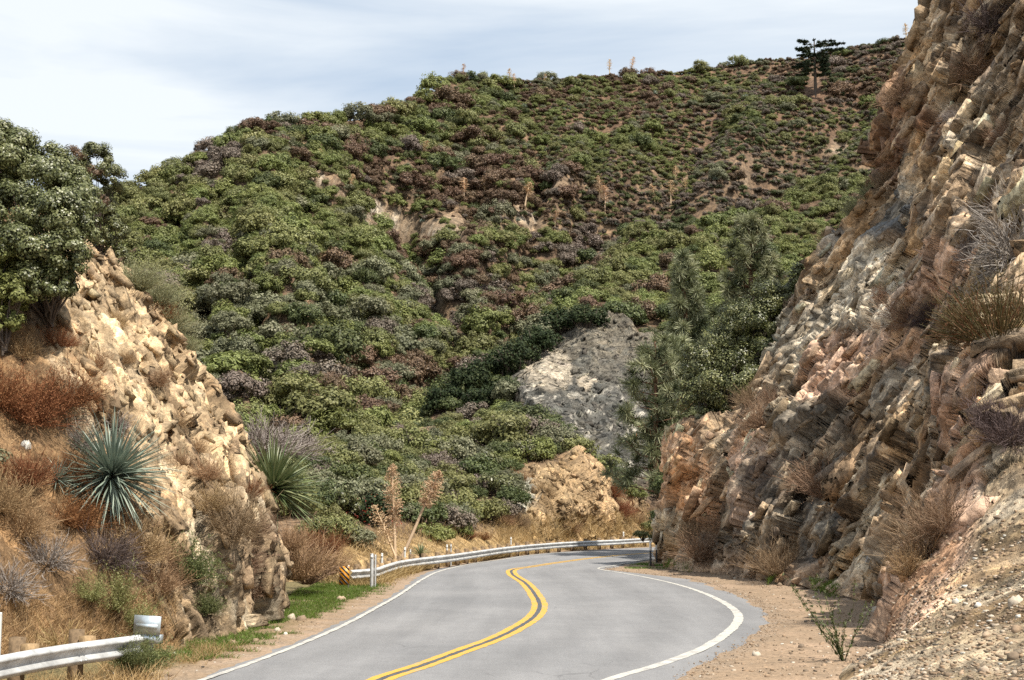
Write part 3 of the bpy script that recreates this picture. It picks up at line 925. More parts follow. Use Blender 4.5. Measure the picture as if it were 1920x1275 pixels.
# ---- hills: sheets given by a ridge line and depths
def hill_sheet(ridge, ctrl, xs, bottom, nv, back, seed, namp=(1.6, 0.6)):
    """ridge: (px, py, depth); ctrl: further (px, py, depth); bottom: py of the lowest row per px"""
    rx = np.array([r[0] for r in ridge], float)
    ry = crom(rx, np.array([r[1] for r in ridge], float), xs)
    by = np.interp(xs, [b[0] for b in bottom], [b[1] for b in bottom])
    t = np.linspace(0, 1, nv)
    PX = np.repeat(xs[:, None], nv, 1)
    PY = by[:, None] * (1 - t) + ry[:, None] * t
    allp = list(ridge) + list(ctrl)
    Yd = rbf([(a, b) for a, b, _ in allp], [c_ for _, _, c_ in allp], np.stack([PX.ravel(), PY.ravel()], 1)).reshape(PX.shape)
    W = P(PX, PY, Yd)
    nb = 14
    k = (np.arange(1, nb + 1) / nb)
    last = W[:, -1:, :]
    bk = np.repeat(last, nb, 1).copy()
    bk[:, :, 1] += back * k ** 1.3
    bk[:, :, 0] *= (bk[:, :, 1] / last[:, :, 1])
    bk[:, :, 2] = last[:, :, 2] * (1 - k ** 1.5) - 1.0 * k
    sk = W[:, :1, :].copy()
    sk = np.concatenate([sk, sk], 1)
    sk[:, 0, 1] -= 2.2; sk[:, 0, 2] = -0.6
    sk[:, 1, 1] -= 0.5; sk[:, 1, 2] = sk[:, 1, 2] * .72 - .02
    W = np.concatenate([sk, W, bk], 1)
    nv = nv + 2
    nvt = nv + nb
    V = W.reshape(-1, 3)
    fade = np.ones((len(xs), nvt))
    fade[:, nv - 1] = 0.25
    fade = fade.ravel()
    V[:, 2] += fade * (namp[0] * fbm(V * 0.06, 3, seed) + namp[1] * fbm(V * 0.25, 3, seed + 3))
    S = Surf(V, len(xs), nvt)
    S.orient((0, 0, 60))
    S.row = np.tile(np.arange(nvt), len(xs))
    S.front = S.row < nv
    return S

RIDGE_A = [(-600, 660, 160), (-300, 560, 180), (0, 452, 198), (150, 392, 203), (240, 356, 206), (310, 334, 208), (400, 276, 214), (460, 248, 218), (500, 234, 220), (545, 240, 224), (600, 228, 230), (680, 220, 238), (740, 203, 246), (800, 186, 256), (850, 163, 264), (900, 152, 272), (960, 153, 278), (1020, 154, 283), (1080, 148, 288), (1150, 145, 292), (1240, 140, 296), (1330, 135, 299), (1430, 125, 301), (1520, 109, 301), (1600, 94, 300), (1680, 79, 296), (1740, 71, 292), (1850, 52, 286), (2000, 30, 280), (2500, 0, 270)]
RAVINES = [([(690, 320), (755, 440), (815, 560), (850, 650), (825, 760)], 26, 6.0), ([(1000, 240), (1012, 380), (960, 480), (880, 600), (850, 660)], 22, 5.0), ([(555, 340), (600, 470), (645, 620), (655, 770)], 26, 5.0), ([(420, 400), (470, 550), (505, 720), (520, 800)], 24, 4.5),
           ([(1330, 240), (1215, 375), (1060, 480), (950, 560)], 34, 9.0), ([(1620, 190), (1450, 335), (1260, 430)], 34, 9.0), ([(820, 230), (880, 330), (905, 430), (930, 520)], 18, 3.5), ([(1130, 200), (1120, 300), (1070, 400)], 18, 3.5), ([(330, 400), (370, 560), (400, 700)], 20, 3.5)]
def carve(S, ravines):
    px_, py_ = S.px.copy(), S.py.copy()
    for pts, w_, dep in ravines:
        pl_ = curve_pts(pts, 60)
        dmin = np.full(len(px_), 1e9)
        for q_ in pl_:
            dmin = np.minimum(dmin, (px_ - q_[0]) ** 2 + ((py_ - q_[1]) * .8) ** 2)
        dd_ = np.sqrt(dmin) / w_
        nf_ = S.row[S.front].max()
        S.V[:, 2] -= S.front * sstep(2, 45, nf_ - S.row) * dep * (np.exp(-dd_ ** 1.3) - .35 * np.exp(-((dd_ - 2.2) / .9) ** 2))
    S.refresh(); S.orient((0, 0, 60))
CT_A = [(-400, 900, 95), (0, 900, 98), (300, 900, 100), (500, 900, 102), (700, 900, 106), (900, 900, 115), (300, 780, 116), (500, 790, 116), (700, 790, 122), (850, 780, 134), (300, 600, 145), (450, 560, 148), (450, 400, 182), (560, 480, 166), (660, 620, 144), (740, 440, 214), (680, 330, 214), (620, 330, 206), (820, 610, 176), (760, 520, 192), (900, 500, 200), (1000, 470, 212), (1000, 350, 230), (860, 300, 236), (1000, 240, 256), (1050, 600, 190), (1200, 700, 170), (1200, 480, 212), (1300, 300, 245), (1420, 380, 226), (1500, 250, 258), (1600, 270, 242), (1700, 320, 226), (1800, 400, 205), (2200, 300, 205), (1700, 700, 150), (2200, 700, 140), (1200, 900, 120)]
hillA = hill_sheet(RIDGE_A, CT_A, np.linspace(-600, 2500, 330), [(-600, 900), (2500, 900)], 170, 260, 701, (2.6, 0.9))
carve(hillA, RAVINES)
RIDGE_B = [(700, 880, 108), (760, 820, 114), (830, 760, 120), (900, 712, 126), (960, 672, 130), (1030, 618, 137), (1075, 560, 148), (1130, 520, 162), (1250, 455, 182), (1400, 408, 192), (1500, 384, 197), (1650, 340, 201), (1800, 300, 203), (2300, 250, 205)]
CT_B = [(700, 1000, 96), (900, 1000, 94), (1100, 1000, 94), (1300, 1000, 94), (1600, 1000, 95), (2200, 1000, 95), (1100, 622, 133), (1160, 610, 137), (1060, 690, 122), (1100, 760, 113), (1160, 830, 106), (1210, 920, 99), (900, 820, 108), (1000, 735, 116), (1230, 640, 134), (1300, 600, 142), (1350, 500, 164), (1600, 450, 178), (1500, 700, 122), (1700, 550, 148), (2200, 500, 150)]
hillB = hill_sheet(RIDGE_B, CT_B, np.concatenate([np.linspace(700, 960, 60), np.linspace(963, 1290, 220), np.linspace(1296, 2300, 110)]), [(700, 1000), (2300, 1000)], 200, 70, 801, (0.9, 0.4))
RIDGE_C = [(250, 960, 62), (400, 905, 68), (480, 878, 72), (560, 852, 80), (640, 832, 88), (700, 818, 93), (800, 803, 99), (880, 795, 101), (950, 800, 99), (1000, 818, 96), (1050, 846, 93), (1085, 864, 92.5), (1110, 880, 93), (1140, 900, 95), (1180, 928, 97), (1230, 955, 99), (1320, 980, 102), (1500, 990, 105)]
CT_C = [(250, 1120, 42), (480, 1085, 46.5), (560, 1070, 48.5), (640, 1045, 51), (700, 1038, 54.5), (760, 1032, 58.5), (850, 1022, 65.5), (950, 1017, 74.5), (1050, 1012, 82.5), (1150, 1008, 89), (1250, 1003, 94), (1400, 1000, 100), (700, 960, 65), (600, 960, 60), (800, 940, 75), (900, 900, 86), (955, 930, 80), (1000, 900, 83.5), (1040, 868, 88), (1080, 920, 87), (1120, 965, 88.5), (1150, 985, 90), (1190, 975, 93)]
hillC = hill_sheet(RIDGE_C, CT_C, np.concatenate([np.linspace(250, 930, 150), np.linspace(933, 1190, 230), np.linspace(1195, 1500, 50)]), [(250, 1125), (480, 1092), (560, 1076), (640, 1052), (700, 1042), (760, 1037), (850, 1027), (950, 1021), (1050, 1016), (1150, 1012), (1250, 1006), (1500, 1002)], 190, 30, 901, (0.35, 0.2))

# colours and local rock on the hills
def hill_colour(S, seed):
    n1, n2 = fbm(S.V * 0.12, 4, seed), fbm(S.V * 0.7, 4, seed + 1)
    cc = np.tile(np.array((0.145, 0.10, 0.068)), (len(S.V), 1))
    cc = lerp3(cc, (0.21, 0.15, 0.10), sstep(0.0, 0.4, n1 + 0.4 * n2))
    cc = lerp3(cc, (0.10, 0.075, 0.055), sstep(0.1, 0.45, -n2) * 0.7)
    return cc, n1, n2
M_HILL = mat_rock("hill_soil", 1.6, 0.8, 0.25, 0.5, facet=.5, fscale=.8)
cA, n1, n2 = hill_colour(hillA, 31)
pa, qa = hillA.px, hillA.py
wA = 0.5 * fbm(hillA.V * 0.12, 4, 33)
def ea(S, cx, cy, rx, ry, ang=0.0, soft=0.3, w=None):
    return ell(S.px, S.py, cx, cy, rx, ry, ang, soft, wA if w is None else w)
bareA = np.clip(ea(hillA, 735, 418, 60, 26, 25) + ea(hillA, 820, 425, 60, 22, 5) + ea(hillA, 615, 345, 38, 14, 28) + ea(hillA, 985, 420, 45, 30, 30) + ea(hillA, 1060, 345, 70, 14, 8) * .8 + ea(hillA, 1590, 270, 55, 30, -30) + ea(hillA, 1360, 330, 70, 32, -15) + ea(hillA, 850, 600, 24, 70, -25), 0, 1)
whiteA = np.clip(ea(hillA, 725, 412, 40, 16, 30) + ea(hillA, 740, 437, 24, 9, 0) + ea(hillA, 612, 343, 34, 8, 28) + ea(hillA, 822, 436, 26, 9, -5) + .7 * ea(hillA, 1585, 272, 34, 16, -30) + .6 * ea(hillA, 985, 405, 30, 10, 30), 0, 1) * sstep(-0.25, 0.15, n2)
mainA = np.clip(ea(hillA, 735, 420, 52, 24, 25) + ea(hillA, 822, 430, 52, 18, 5) + ea(hillA, 612, 344, 36, 13, 28), 0, 1)
bareA = np.clip(bareA * sstep(-.25, .2, fbm(hillA.V * .22, 3, 35)) + mainA, 0, 1)
cA = lerp3(cA, (0.27, 0.21, 0.15), bareA * 0.8)
whiteA = whiteA * sstep(-.3, .0, fbm(hillA.V * .5, 3, 36))
cA = lerp3(cA, (0.56, 0.51, 0.43), whiteA * 0.95)
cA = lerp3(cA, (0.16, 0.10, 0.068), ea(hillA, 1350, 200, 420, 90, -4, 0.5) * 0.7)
M0 = rotm(0.3, 0.5, 0.4) / 1.0
h, ck, idr = facets(hillA.V, M0, 2.2, 44)
hillA.V = hillA.V + hillA.N * ((h * 0.7) * np.clip(bareA, 0.05, 1) * hillA.front)[:, None]
hillA.refresh(); hillA.orient((0, 0, 60))
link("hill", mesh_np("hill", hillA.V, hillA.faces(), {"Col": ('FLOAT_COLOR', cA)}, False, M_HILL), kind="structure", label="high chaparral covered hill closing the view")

cB, n1, n2 = hill_colour(hillB, 51)
wB = 0.3 * fbm(hillB.V * 0.2, 4, 53)
outc = np.clip(ell(hillB.px, hillB.py, 1140, 770, 130, 180, -25, 0.12, wB) + ell(hillB.px, hillB.py, 1035, 705, 88, 62, -38, 0.15, wB), 0, 1) * hillB.front
MB = rotm(0.2, 0.9, 0.3) @ np.diag([1 / 0.7, 1.0, 1 / 2.4])
EB = np.array([[.35, .2, .9], [.9, .1, -.35], [-.15, -.9, .4]])
h1, ck1, i1 = joints(hillB.V + .8 * np.stack([fbm(hillB.V * .35, 2, 61 + c_) for c_ in range(3)], 1), EB, (5, 2.0, 3), 61)
h2, ck2, i2 = joints(hillB.V + .4 * np.stack([fbm(hillB.V * .8, 2, 64 + c_) for c_ in range(3)], 1), EB, (2.2, .9, 1.4), 66)
h3, ck3, i3 = joints(hillB.V + .2 * np.stack([fbm(hillB.V * 1.6, 2, 67 + c_) for c_ in range(3)], 1), EB, (1.0, .42, .7), 69)
hillB.N0 = hillB.N.copy()
hillB.V = hillB.V + hillB.N * (outc * (2.2 * (.5 - np.abs(fbm(hillB.V * np.array([.10, .10, .05]), 2, 67))) + .7 * (.5 - np.abs(fbm(hillB.V * np.array([.35, .35, .16]), 3, 62))) + .5 * fbm(hillB.V * .22, 4, 68) + .3 * (1 - 2 * np.abs(fbm(hillB.V * .5, 3, 65)))))[:, None]
vein = fbm((hillB.V @ MB) * np.array([1.3, 1.0, 0.25]), 4, 71)
rB = np.tile(np.array((0.105, 0.104, 0.096)), (len(hillB.V), 1))
rB = lerp3(rB, (0.185, 0.165, 0.13), sstep(740, 660, hillB.py) * 0.8)
rB = lerp3(rB, (0.42, 0.40, 0.355), sstep(0.20, 0.30, vein) * sstep(700, 780, hillB.py))
rB = lerp3(rB, (0.10, 0.105, 0.10), sstep(-0.1, -0.35, vein) * 0.6)
rB = lerp3(rB, (0.42, 0.375, 0.305), ell(hillB.px, hillB.py, 1030, 712, 48, 42, -38, 0.12, wB * 0.5))
rB = lerp3(rB, (0.40, 0.355, 0.29), ell(hillB.px, hillB.py, 1095, 722, 16, 12, 0, 0.2, wB * 0.5))
rB = rB * (0.7 + 0.6 * i2)[:, None] * (0.8 + 0.4 * i3)[:, None]
cB = cB * (1 - outc[:, None]) + rB * outc[:, None]
hillB.refresh(); hillB.orient((0, 0, 60))
hillB.outc = outc
o_hb = link("hill", mesh_np("hill", hillB.V, hillB.faces(), {"Col": ('FLOAT_COLOR', cB)}, False, mat_rock("outcrop_rock", 3.0, 0.7, 0.12, 0.45, facet=1.1, fscale=1.1)), kind="structure", label="nearer hill with a bare grey rock outcrop")
rock_blocks(hillB, o_hb, np.clip(cB, 0, .6), EB / np.array([[1], [1], [1]]), 900, .25, 1.1, sstep(.5, .9, outc) + 1e-12, 611, 200, bpy.data.materials["outcrop_rock"], .7)

cC, n1, n2 = hill_colour(hillC, 81)
wC = 0.3 * fbm(hillC.V * 0.4, 4, 83)
cut = np.clip(ell(hillC.px, hillC.py, 1045, 945, 95, 75, 25, 0.25, wC) + ell(hillC.px, hillC.py, 1115, 935, 35, 90, -28, 0.25, wC) + .8 * ell(hillC.px, hillC.py, 1180, 972, 62, 36, 12, 0.3, wC), 0, 1) * hillC.front
MC = rotm(0.2, -0.6, 0.2) @ np.diag([1 / 0.8, 1.0, 1 / 1.3])
EC = np.array([[.55, .2, -.8], [.8, .1, .55], [0, -.9, .4]])
h1, ck1, i1 = joints(hillC.V + .6 * np.stack([fbm(hillC.V * .4, 2, 91 + c_) for c_ in range(3)], 1), EC, (3.4, 1.4, 2.2), 91)
h2, ck2, i2 = joints(hillC.V + .3 * np.stack([fbm(hillC.V * .9, 2, 94 + c_) for c_ in range(3)], 1), EC, (1.5, .6, 1.0), 96)
h3, ck3, i3 = joints(hillC.V + .15 * np.stack([fbm(hillC.V * 1.8, 2, 97 + c_) for c_ in range(3)], 1), EC, (.8, .34, .5), 99)
spine = ell(hillC.px, hillC.py, 1105, 935, 13, 85, -30, 0.5, wC * 0.6)
hillC.N0 = hillC.N.copy()
hillC.V = hillC.V + hillC.N * (cut * (0.5 * h1 + 0.3 * h2 + 0.13 * h3 + .3 * fbm(hillC.V * .5, 3, 92)) + 0.9 * spine)[:, None]
rC = np.tile(np.array((0.40, 0.295, 0.18)), (len(hillC.V), 1))
rC = lerp3(rC, (0.27, 0.19, 0.11), sstep(0, 0.3, n2))
rC = lerp3(rC, (0.50, 0.36, 0.22), np.clip(spine * 1.2, 0, 1))
rC = lerp3(rC, (0.42, 0.42, 0.37), ell(hillC.px, hillC.py, 985, 930, 18, 34, 15, 0.3, wC))
rC = rC * (0.75 + 0.5 * i2)[:, None]
cC = cC * (1 - cut[:, None]) + rC * cut[:, None]
strip = sstep(40, 12, np.interp(hillC.px, [250, 480, 640, 760, 850, 950, 1150, 1500], [1125, 1092, 1052, 1037, 1027, 1021, 1012, 1002]) - hillC.py)
cC = lerp3(cC, (0.40, 0.29, 0.15), strip * 0.8)
hillC.refresh(); hillC.orient((0, 0, 60))
o_hc = link("hill", mesh_np("hill", hillC.V, hillC.faces(), {"Col": ('FLOAT_COLOR', cC)}, False, mat_rock("spur_soil", 6.0, 0.7, 0.06, 0.5, facet=.35, fscale=1.7)), kind="structure", label="low spur with an orange tan road cut behind the guardrail")
rock_blocks(hillC, o_hc, np.clip(cC, 0, .6), EC, 800, .15, .7, sstep(.4, .8, cut) + 1e-12, 711, 150, bpy.data.materials["spur_soil"], .7)
# ------------------------------------------------------------------ plant builders
def dirs(rng, n):
    d = rng.normal(size=(n, 3))
    return d / np.linalg.norm(d, axis=1)[:, None]

def leaf_quads(c, nrm, L, W, rng, along=None):
    n = len(c)
    r = dirs(rng, n) if along is None else along
    t = r - nrm * (r * nrm).sum(1)[:, None]
    t /= np.linalg.norm(t, axis=1)[:, None] + 1e-9
    b = np.cross(nrm, t)
    L = np.broadcast_to(L, (n,))[:, None]
    W = np.broadcast_to(W, (n,))[:, None]
    V = np.stack([c - t * L * .5, c + b * W * .5 - t * L * .05, c + t * L * .5, c - b * W * .5 - t * L * .05], 1)
    return V.reshape(-1, 3), np.arange(4 * n).reshape(n, 4)

def ribbons(paths, w0, w1, rng):
    """paths (n,k,3) -> flat tapering strips"""
    n, k, _ = paths.shape
    t = paths[:, -1] - paths[:, 0]
    s = np.cross(t, dirs(rng, n))
    s /= np.linalg.norm(s, axis=1)[:, None] + 1e-9
    w = np.linspace(0, 1, k)
    ww = (np.broadcast_to(w0, (n,))[:, None] * (1 - w) + np.broadcast_to(w1, (n,))[:, None] * w) * .5
    a = paths + s[:, None] * ww[..., None]
    b = paths - s[:, None] * ww[..., None]
    V = np.stack([a, b], 2).reshape(-1, 3)
    i = np.arange(n)[:, None] * (2 * k) + np.arange(k - 1)[None] * 2
    i = i.ravel()
    return V, np.stack([i, i + 1, i + 3, i + 2], 1)

def foliage_mesh(name, lobes, leaves, L, W, mat, seed, clump=0.36, ncl=26, flat=0.0, droop=0.0, under=-0.25):
    """lobes: (x,y,z,rx,ry,rz); leaf-sized faces on clumps spread over every lobe"""
    rng = np.random.default_rng(seed)
    Cs, Ns, Ts = [], [], []
    area = np.array([(l[3] * l[4] + l[3] * l[5] + l[4] * l[5]) for l in lobes])
    share = area / area.sum()
    for l, sh in zip(lobes, share):
        c0, r = np.array(l[:3]), np.array(l[3:6])
        d = dirs(rng, ncl)
        d[:, 2] = np.where(d[:, 2] < under, -d[:, 2], d[:, 2])
        cc = c0 + d * r * rng.uniform(0.55, 0.92, (ncl, 1))
        cr = clump * r.mean() * rng.uniform(0.6, 1.25, ncl)
        ct = rng.uniform(-0.16, 0.16, ncl)
        n = int(leaves * sh)
        k = rng.integers(0, ncl, n)
        dd = dirs(rng, n)
        rad = rng.uniform(0.15, 1.0, n) ** 0.45
        pos = cc[k] + dd * (cr[k] * rad)[:, None] * np.array([1, 1, 0.8])
        nn = dd * 0.9 + (pos - c0) / r * 0.7 + dirs(rng, n) * 0.55 + np.array([0, 0, 0.2 + flat])
        nn /= np.linalg.norm(nn, axis=1)[:, None]
        Cs.append(pos); Ns.append(nn); Ts.append(np.clip(rng.normal(0.45, 0.2, n) + ct[k], 0, 1))
    Cs, Ns, Ts = np.concatenate(Cs), np.concatenate(Ns), np.concatenate(Ts)
    sc = rng.uniform(0.7, 1.3, len(Cs))
    V, F = leaf_quads(Cs, Ns, L * sc, W * sc, rng)
    return mesh_np(name, V, F, {"tint": ('FLOAT', np.repeat(Ts, 4))}, False, mat)

def stem_mesh(name, lobes, mat, seed, r0=0.05, base=(0, 0, -0.2)):
    rng = np.random.default_rng(seed)
    g = Geo()
    base = np.array(base)
    for l in lobes:
        for _ in range(3):
            d = dirs(rng, 1)[0]
            d[2] = abs(d[2])
            e = np.array(l[:3]) + d * np.array(l[3:6]) * 0.7
            m1 = base * .6 + e * .4 + rng.normal(0, .06, 3) * np.linalg.norm(e - base)
            m2 = base * .25 + e * .75 + rng.normal(0, .05, 3) * np.linalg.norm(e - base)
            g.tube([base + rng.normal(0, .03, 3), m1, m2, e], [r0, r0 * .75, r0 * .45, r0 * .12], 5)
    return g.mesh(name, mat, True)

def brush_paths(rng, n, H, spread, axis_jit=0.25, curve=0.25, k=4, rbase=0.10, hmin=0.55):
    """n stems fanning out of one base; unit up is +Z"""
    th = rng.uniform(0, 2 * math.pi, n)
    an = spread * np.sqrt(rng.uniform(0, 1, n))
    d = np.stack([np.cos(th) * np.sin(an), np.sin(th) * np.sin(an), np.cos(an)], 1)
    hh = H * rng.uniform(hmin, 1.0, n)
    b = np.stack([np.cos(th), np.sin(th), 0 * th], 1) * (rbase * H * rng.uniform(0, 1, n))[:, None]
    s = np.linspace(0, 1, k)
    pts = b[:, None] + d[:, None] * (hh[:, None] * s)[..., None]
    bend = np.stack([rng.normal(0, axis_jit, n), rng.normal(0, axis_jit, n), rng.normal(curve, 0.15, n)], 1)
    pts = pts + bend[:, None] * (hh[:, None] * (s ** 2 - 0 * s))[..., None] * 0.5
    return pts

def brush_mesh(name, mat, seed, H=1.0, stems=150, side=3, spread=1.05, w=0.012, curve=0.2, leafy=0, leafL=0.05, jit=0.25, tangle=0.0, hmin=0.5):
    rng = np.random.default_rng(seed)
    p = brush_paths(rng, stems, H, spread, jit, curve, 5, hmin=hmin)
    lob = rng.uniform(0, 6.28, 5)
    ang = np.arctan2(p[:, -1, 1], p[:, -1, 0])
    amp = .62 + .38 * np.cos((ang[:, None] - lob[None]) * 1.0).max(1) * rng.uniform(.75, 1.1, len(p))
    p = p * amp[:, None, None]
    if tangle:
        p = p + rng.normal(0, tangle * H, p.shape) * np.linspace(0, 1, 5)[None, :, None]
    V1, F1 = ribbons(p, w * 1.5, w * .5, rng)
    T1 = np.repeat(np.clip(rng.normal(.4, .2, len(p)), 0, 1), 10)
    Vs, Fs, Ts, n0 = [V1], [F1], [T1], len(V1)
    if side:
        k = rng.integers(0, len(p), stems * side)
        f = rng.uniform(.25, .95, len(k))
        i = np.clip((f * 4).astype(int), 0, 3)
        a = p[k, i] * (1 - (f * 4 - i))[:, None] + p[k, i + 1] * (f * 4 - i)[:, None]
        main = p[k, -1] - p[k, 0]
        main /= np.linalg.norm(main, axis=1)[:, None]
        d = main * .8 + dirs(rng, len(k)) * .75 + np.array([0, 0, .15])
        ln = H * rng.uniform(.12, .34, len(k))
        e = a + d * ln[:, None]
        m = (a + e) / 2 + dirs(rng, len(k)) * (ln * .12 * (1 + 4 * tangle))[:, None]
        q = np.stack([a, m, e], 1)
        V2, F2 = ribbons(q, w * .8, w * .35, rng)
        Vs.append(V2); Fs.append(F2 + n0); Ts.append(np.repeat(np.clip(rng.normal(.55, .2, len(k)), 0, 1), 6)); n0 += len(V2)
        tips = np.concatenate([e, p[:, -1]])
    else:
        tips = p[:, -1]
    if leafy:
        kk = rng.integers(0, len(p), leafy)
        f = rng.uniform(.2, 1, leafy)
        i = np.clip((f * 4).astype(int), 0, 3)
        a = p[kk, i] * (1 - (f * 4 - i))[:, None] + p[kk, i + 1] * (f * 4 - i)[:, None]
        half = leafy // 2
        if side:
            a[:half] = tips[rng.integers(0, len(tips), half)]
        a = a + rng.normal(0, .03 * H, a.shape)
        V3, F3 = leaf_quads(a, dirs(rng, leafy), leafL * rng.uniform(.6, 1.3, leafy), leafL * .4, rng)
        Vs.append(V3); Fs.append(F3 + n0); Ts.append(np.repeat(np.clip(rng.normal(.7, .2, leafy), 0, 1), 4))
    return mesh_np(name, np.concatenate(Vs), np.concatenate(Fs), {"tint": ('FLOAT', np.concatenate(Ts))}, False, mat)

# ---- plant materials
LM = {
    "bright": mat_leaf("leaf_yellow_green", (0.088, 0.106, 0.030), (0.182, 0.205, 0.062), (0.28, 0.30, 0.112)),
    "olive": mat_leaf("leaf_olive", (0.090, 0.098, 0.034), (0.19, 0.195, 0.068), (0.30, 0.295, 0.13)),
    "grey": mat_leaf("leaf_grey_green", (0.085, 0.09, 0.050), (0.175, 0.178, 0.10), (0.29, 0.28, 0.18)),
    "dark": mat_leaf("leaf_dark_green", (0.036, 0.050, 0.017), (0.088, 0.108, 0.038), (0.17, 0.185, 0.07)),
    "rust": mat_leaf("leaf_rust", (0.075, 0.045, 0.028), (0.148, 0.094, 0.056), (0.22, 0.15, 0.092), 0.15),
    "dead": mat_leaf("twig_grey_brown", (0.085, 0.064, 0.050), (0.165, 0.13, 0.10), (0.25, 0.205, 0.165), 0.1),
    "oak": mat_leaf("leaf_leathery_oak", (0.042, 0.048, 0.016), (0.118, 0.126, 0.044), (0.27, 0.265, 0.13), 0.12, 0.42, 0.5, 0.12),
    "oakdark": mat_leaf("leaf_live_oak", (0.026, 0.032, 0.010), (0.088, 0.096, 0.028), (0.38, 0.37, 0.17), 0.10, 0.42, 0.45, 0.08),
    "pine": mat_leaf("pine_needle", (0.055, 0.070, 0.032), (0.17, 0.19, 0.092), (0.45, 0.46, 0.29), 0.15, 0.5, 0.4, 0.1),
    "conifer": mat_leaf("conifer_needle", (0.016, 0.028, 0.016), (0.036, 0.056, 0.03), (0.07, 0.10, 0.05), 0.1, 0.6, 0.3, 0.1),
    "yucca": mat_leaf("yucca_blade", (0.10, 0.14, 0.11), (0.20, 0.25, 0.20), (0.33, 0.38, 0.30), 0.1, 0.45, 0.5, 0.12),
    "yuccagreen": mat_leaf("yucca_blade_green", (0.055, 0.085, 0.035), (0.13, 0.165, 0.07), (0.29, 0.30, 0.16), 0.1, 0.42, 0.5, 0.12),
    "drybrush": mat_leaf("dry_brush", (0.16, 0.10, 0.052), (0.30, 0.195, 0.105), (0.43, 0.30, 0.17), 0.1, 0.8, 0.2, 0.15),
    "pinkbrush": mat_leaf("dry_pinkish_brush", (0.13, 0.085, 0.052), (0.25, 0.165, 0.105), (0.37, 0.26, 0.17), 0.1, 0.8, 0.2, 0.12),
    "redbrush": mat_leaf("red_brown_brush", (0.085, 0.030, 0.014), (0.18, 0.068, 0.030), (0.28, 0.13, 0.06), 0.1, 0.8, 0.2, 0.15),
    "greydead": mat_leaf("grey_dead_twig", (0.14, 0.12, 0.105), (0.26, 0.225, 0.20), (0.39, 0.35, 0.315), 0.0, 0.85, 0.2, 0.12),
    "purpledead": mat_leaf("purplish_dead_twig", (0.060, 0.043, 0.040), (0.115, 0.085, 0.078), (0.18, 0.14, 0.13), 0.0, 0.85, 0.2, 0.12),
    "wiry": mat_leaf("wiry_red_green_stem", (0.045, 0.045, 0.015), (0.10, 0.075, 0.028), (0.19, 0.07, 0.035), 0.1, 0.7, 0.25, 0.1),
    "sage": mat_leaf("pale_sage", (0.14, 0.15, 0.08), (0.25, 0.25, 0.14), (0.36, 0.34, 0.20), 0.2, 0.7, 0.2, 0.12),
    "drygrass": mat_leaf("dry_grass", (0.22, 0.145, 0.065), (0.40, 0.28, 0.13), (0.56, 0.43, 0.24), 0.25, 0.8, 0.2, 0.15),
    "grass": mat_leaf("green_grass", (0.045, 0.085, 0.012), (0.10, 0.165, 0.024), (0.18, 0.25, 0.05), 0.3, 0.6, 0.3, 0.15),
    "stalk": mat_leaf("dry_yucca_stalk", (0.36, 0.23, 0.13), (0.58, 0.41, 0.25), (0.74, 0.58, 0.40), 0.1, 0.8, 0.2, 0.15),
}
M_BARK = mat_plain("grey_bark", (0.10, 0.08, 0.065), 0.9, 0, 0.5, 12, 0.4, 0.2)
M_PBARK = mat_plain("reddish_pine_bark", (0.16, 0.09, 0.055), 0.9, 0, 0.5, 9, 0.5, 0.2)

def basis_quat(up, spin):
    up = Vector([float(c_) for c_ in up]).normalized()
    return (up.to_track_quat('Z', 'Y') @ Matrix.Rotation(spin, 3, 'Z').to_quaternion())

def place(o, loc, up=(0, 0, 1), spin=0.0, scale=1.0):
    o.location = [float(c_) for c_ in loc]
    o.rotation_mode = 'QUATERNION'
    o.rotation_quaternion = basis_quat(up, spin)
    o.scale = (float(scale),) * 3 if np.isscalar(scale) else [float(c_) for c_ in scale]

rng = np.random.default_rng(7)

# ---- distant shrub prototypes (unit radius), shared by the hillside individuals and the mass
PROTO = {}
def dome(seed, n=5):
    r = np.random.default_rng(seed)
    out = [(0, 0, 0.34, 0.70, 0.70, 0.56)]
    for _ in range(n):
        a, q = r.uniform(0, 6.28), r.uniform(.35, .62)
        s = r.uniform(.30, .50)
        out.append((math.cos(a) * q, math.sin(a) * q, r.uniform(.15, .5), s, s, s * r.uniform(.7, 1.0)))
    return out
for kind in ("bright", "olive", "grey", "dark", "rust", "dead"):
    for v in range(3):
        PROTO[(kind, v)] = foliage_mesh("chaparral_shrub_" + kind, dome(v * 7 + len(kind)), 4200, 0.076, 0.058, LM[kind], 100 + v * 31 + len(kind), 0.42, 14, 0.25)
NAMES = {"bright": "yellow green", "olive": "olive green", "grey": "grey green", "dark": "dark green", "rust": "rust brown", "dead": "greyish leafless"}

# ---- hillside chaparral
def scatter(S, region, n, rad, mind, seed):
    """random surface vertices, thinned to a minimum spacing"""
    r = np.random.default_rng(seed)
    g = S.V.reshape(S.nu, S.nv, 3)
    a = np.linalg.norm(np.cross(np.gradient(g, axis=0), np.gradient(g, axis=1)), axis=2).ravel()
    w = a * region
    w = w / w.sum()
    idx = r.choice(len(S.V), n, p=w)
    pos = S.V[idx] + np.stack([r.normal(0, .4, n), r.normal(0, .4, n), np.zeros(n)], 1)
    R = rad(idx, r)
    keep, kp, kr = [], np.zeros((0, 3)), np.zeros(0)
    P_, R_ = np.zeros((n, 3)), np.zeros(n)
    m = 0
    for i in range(n):
        if m:
            d = np.abs(P_[:m] - pos[i])
            if ((d * d).sum(1) < (mind * (R_[:m] + R[i])) ** 2).any():
                continue
        P_[m], R_[m] = pos[i], R[i]
        m += 1
        keep.append(i)
    keep = np.array(keep)
    return idx[keep], pos[keep], R[keep]

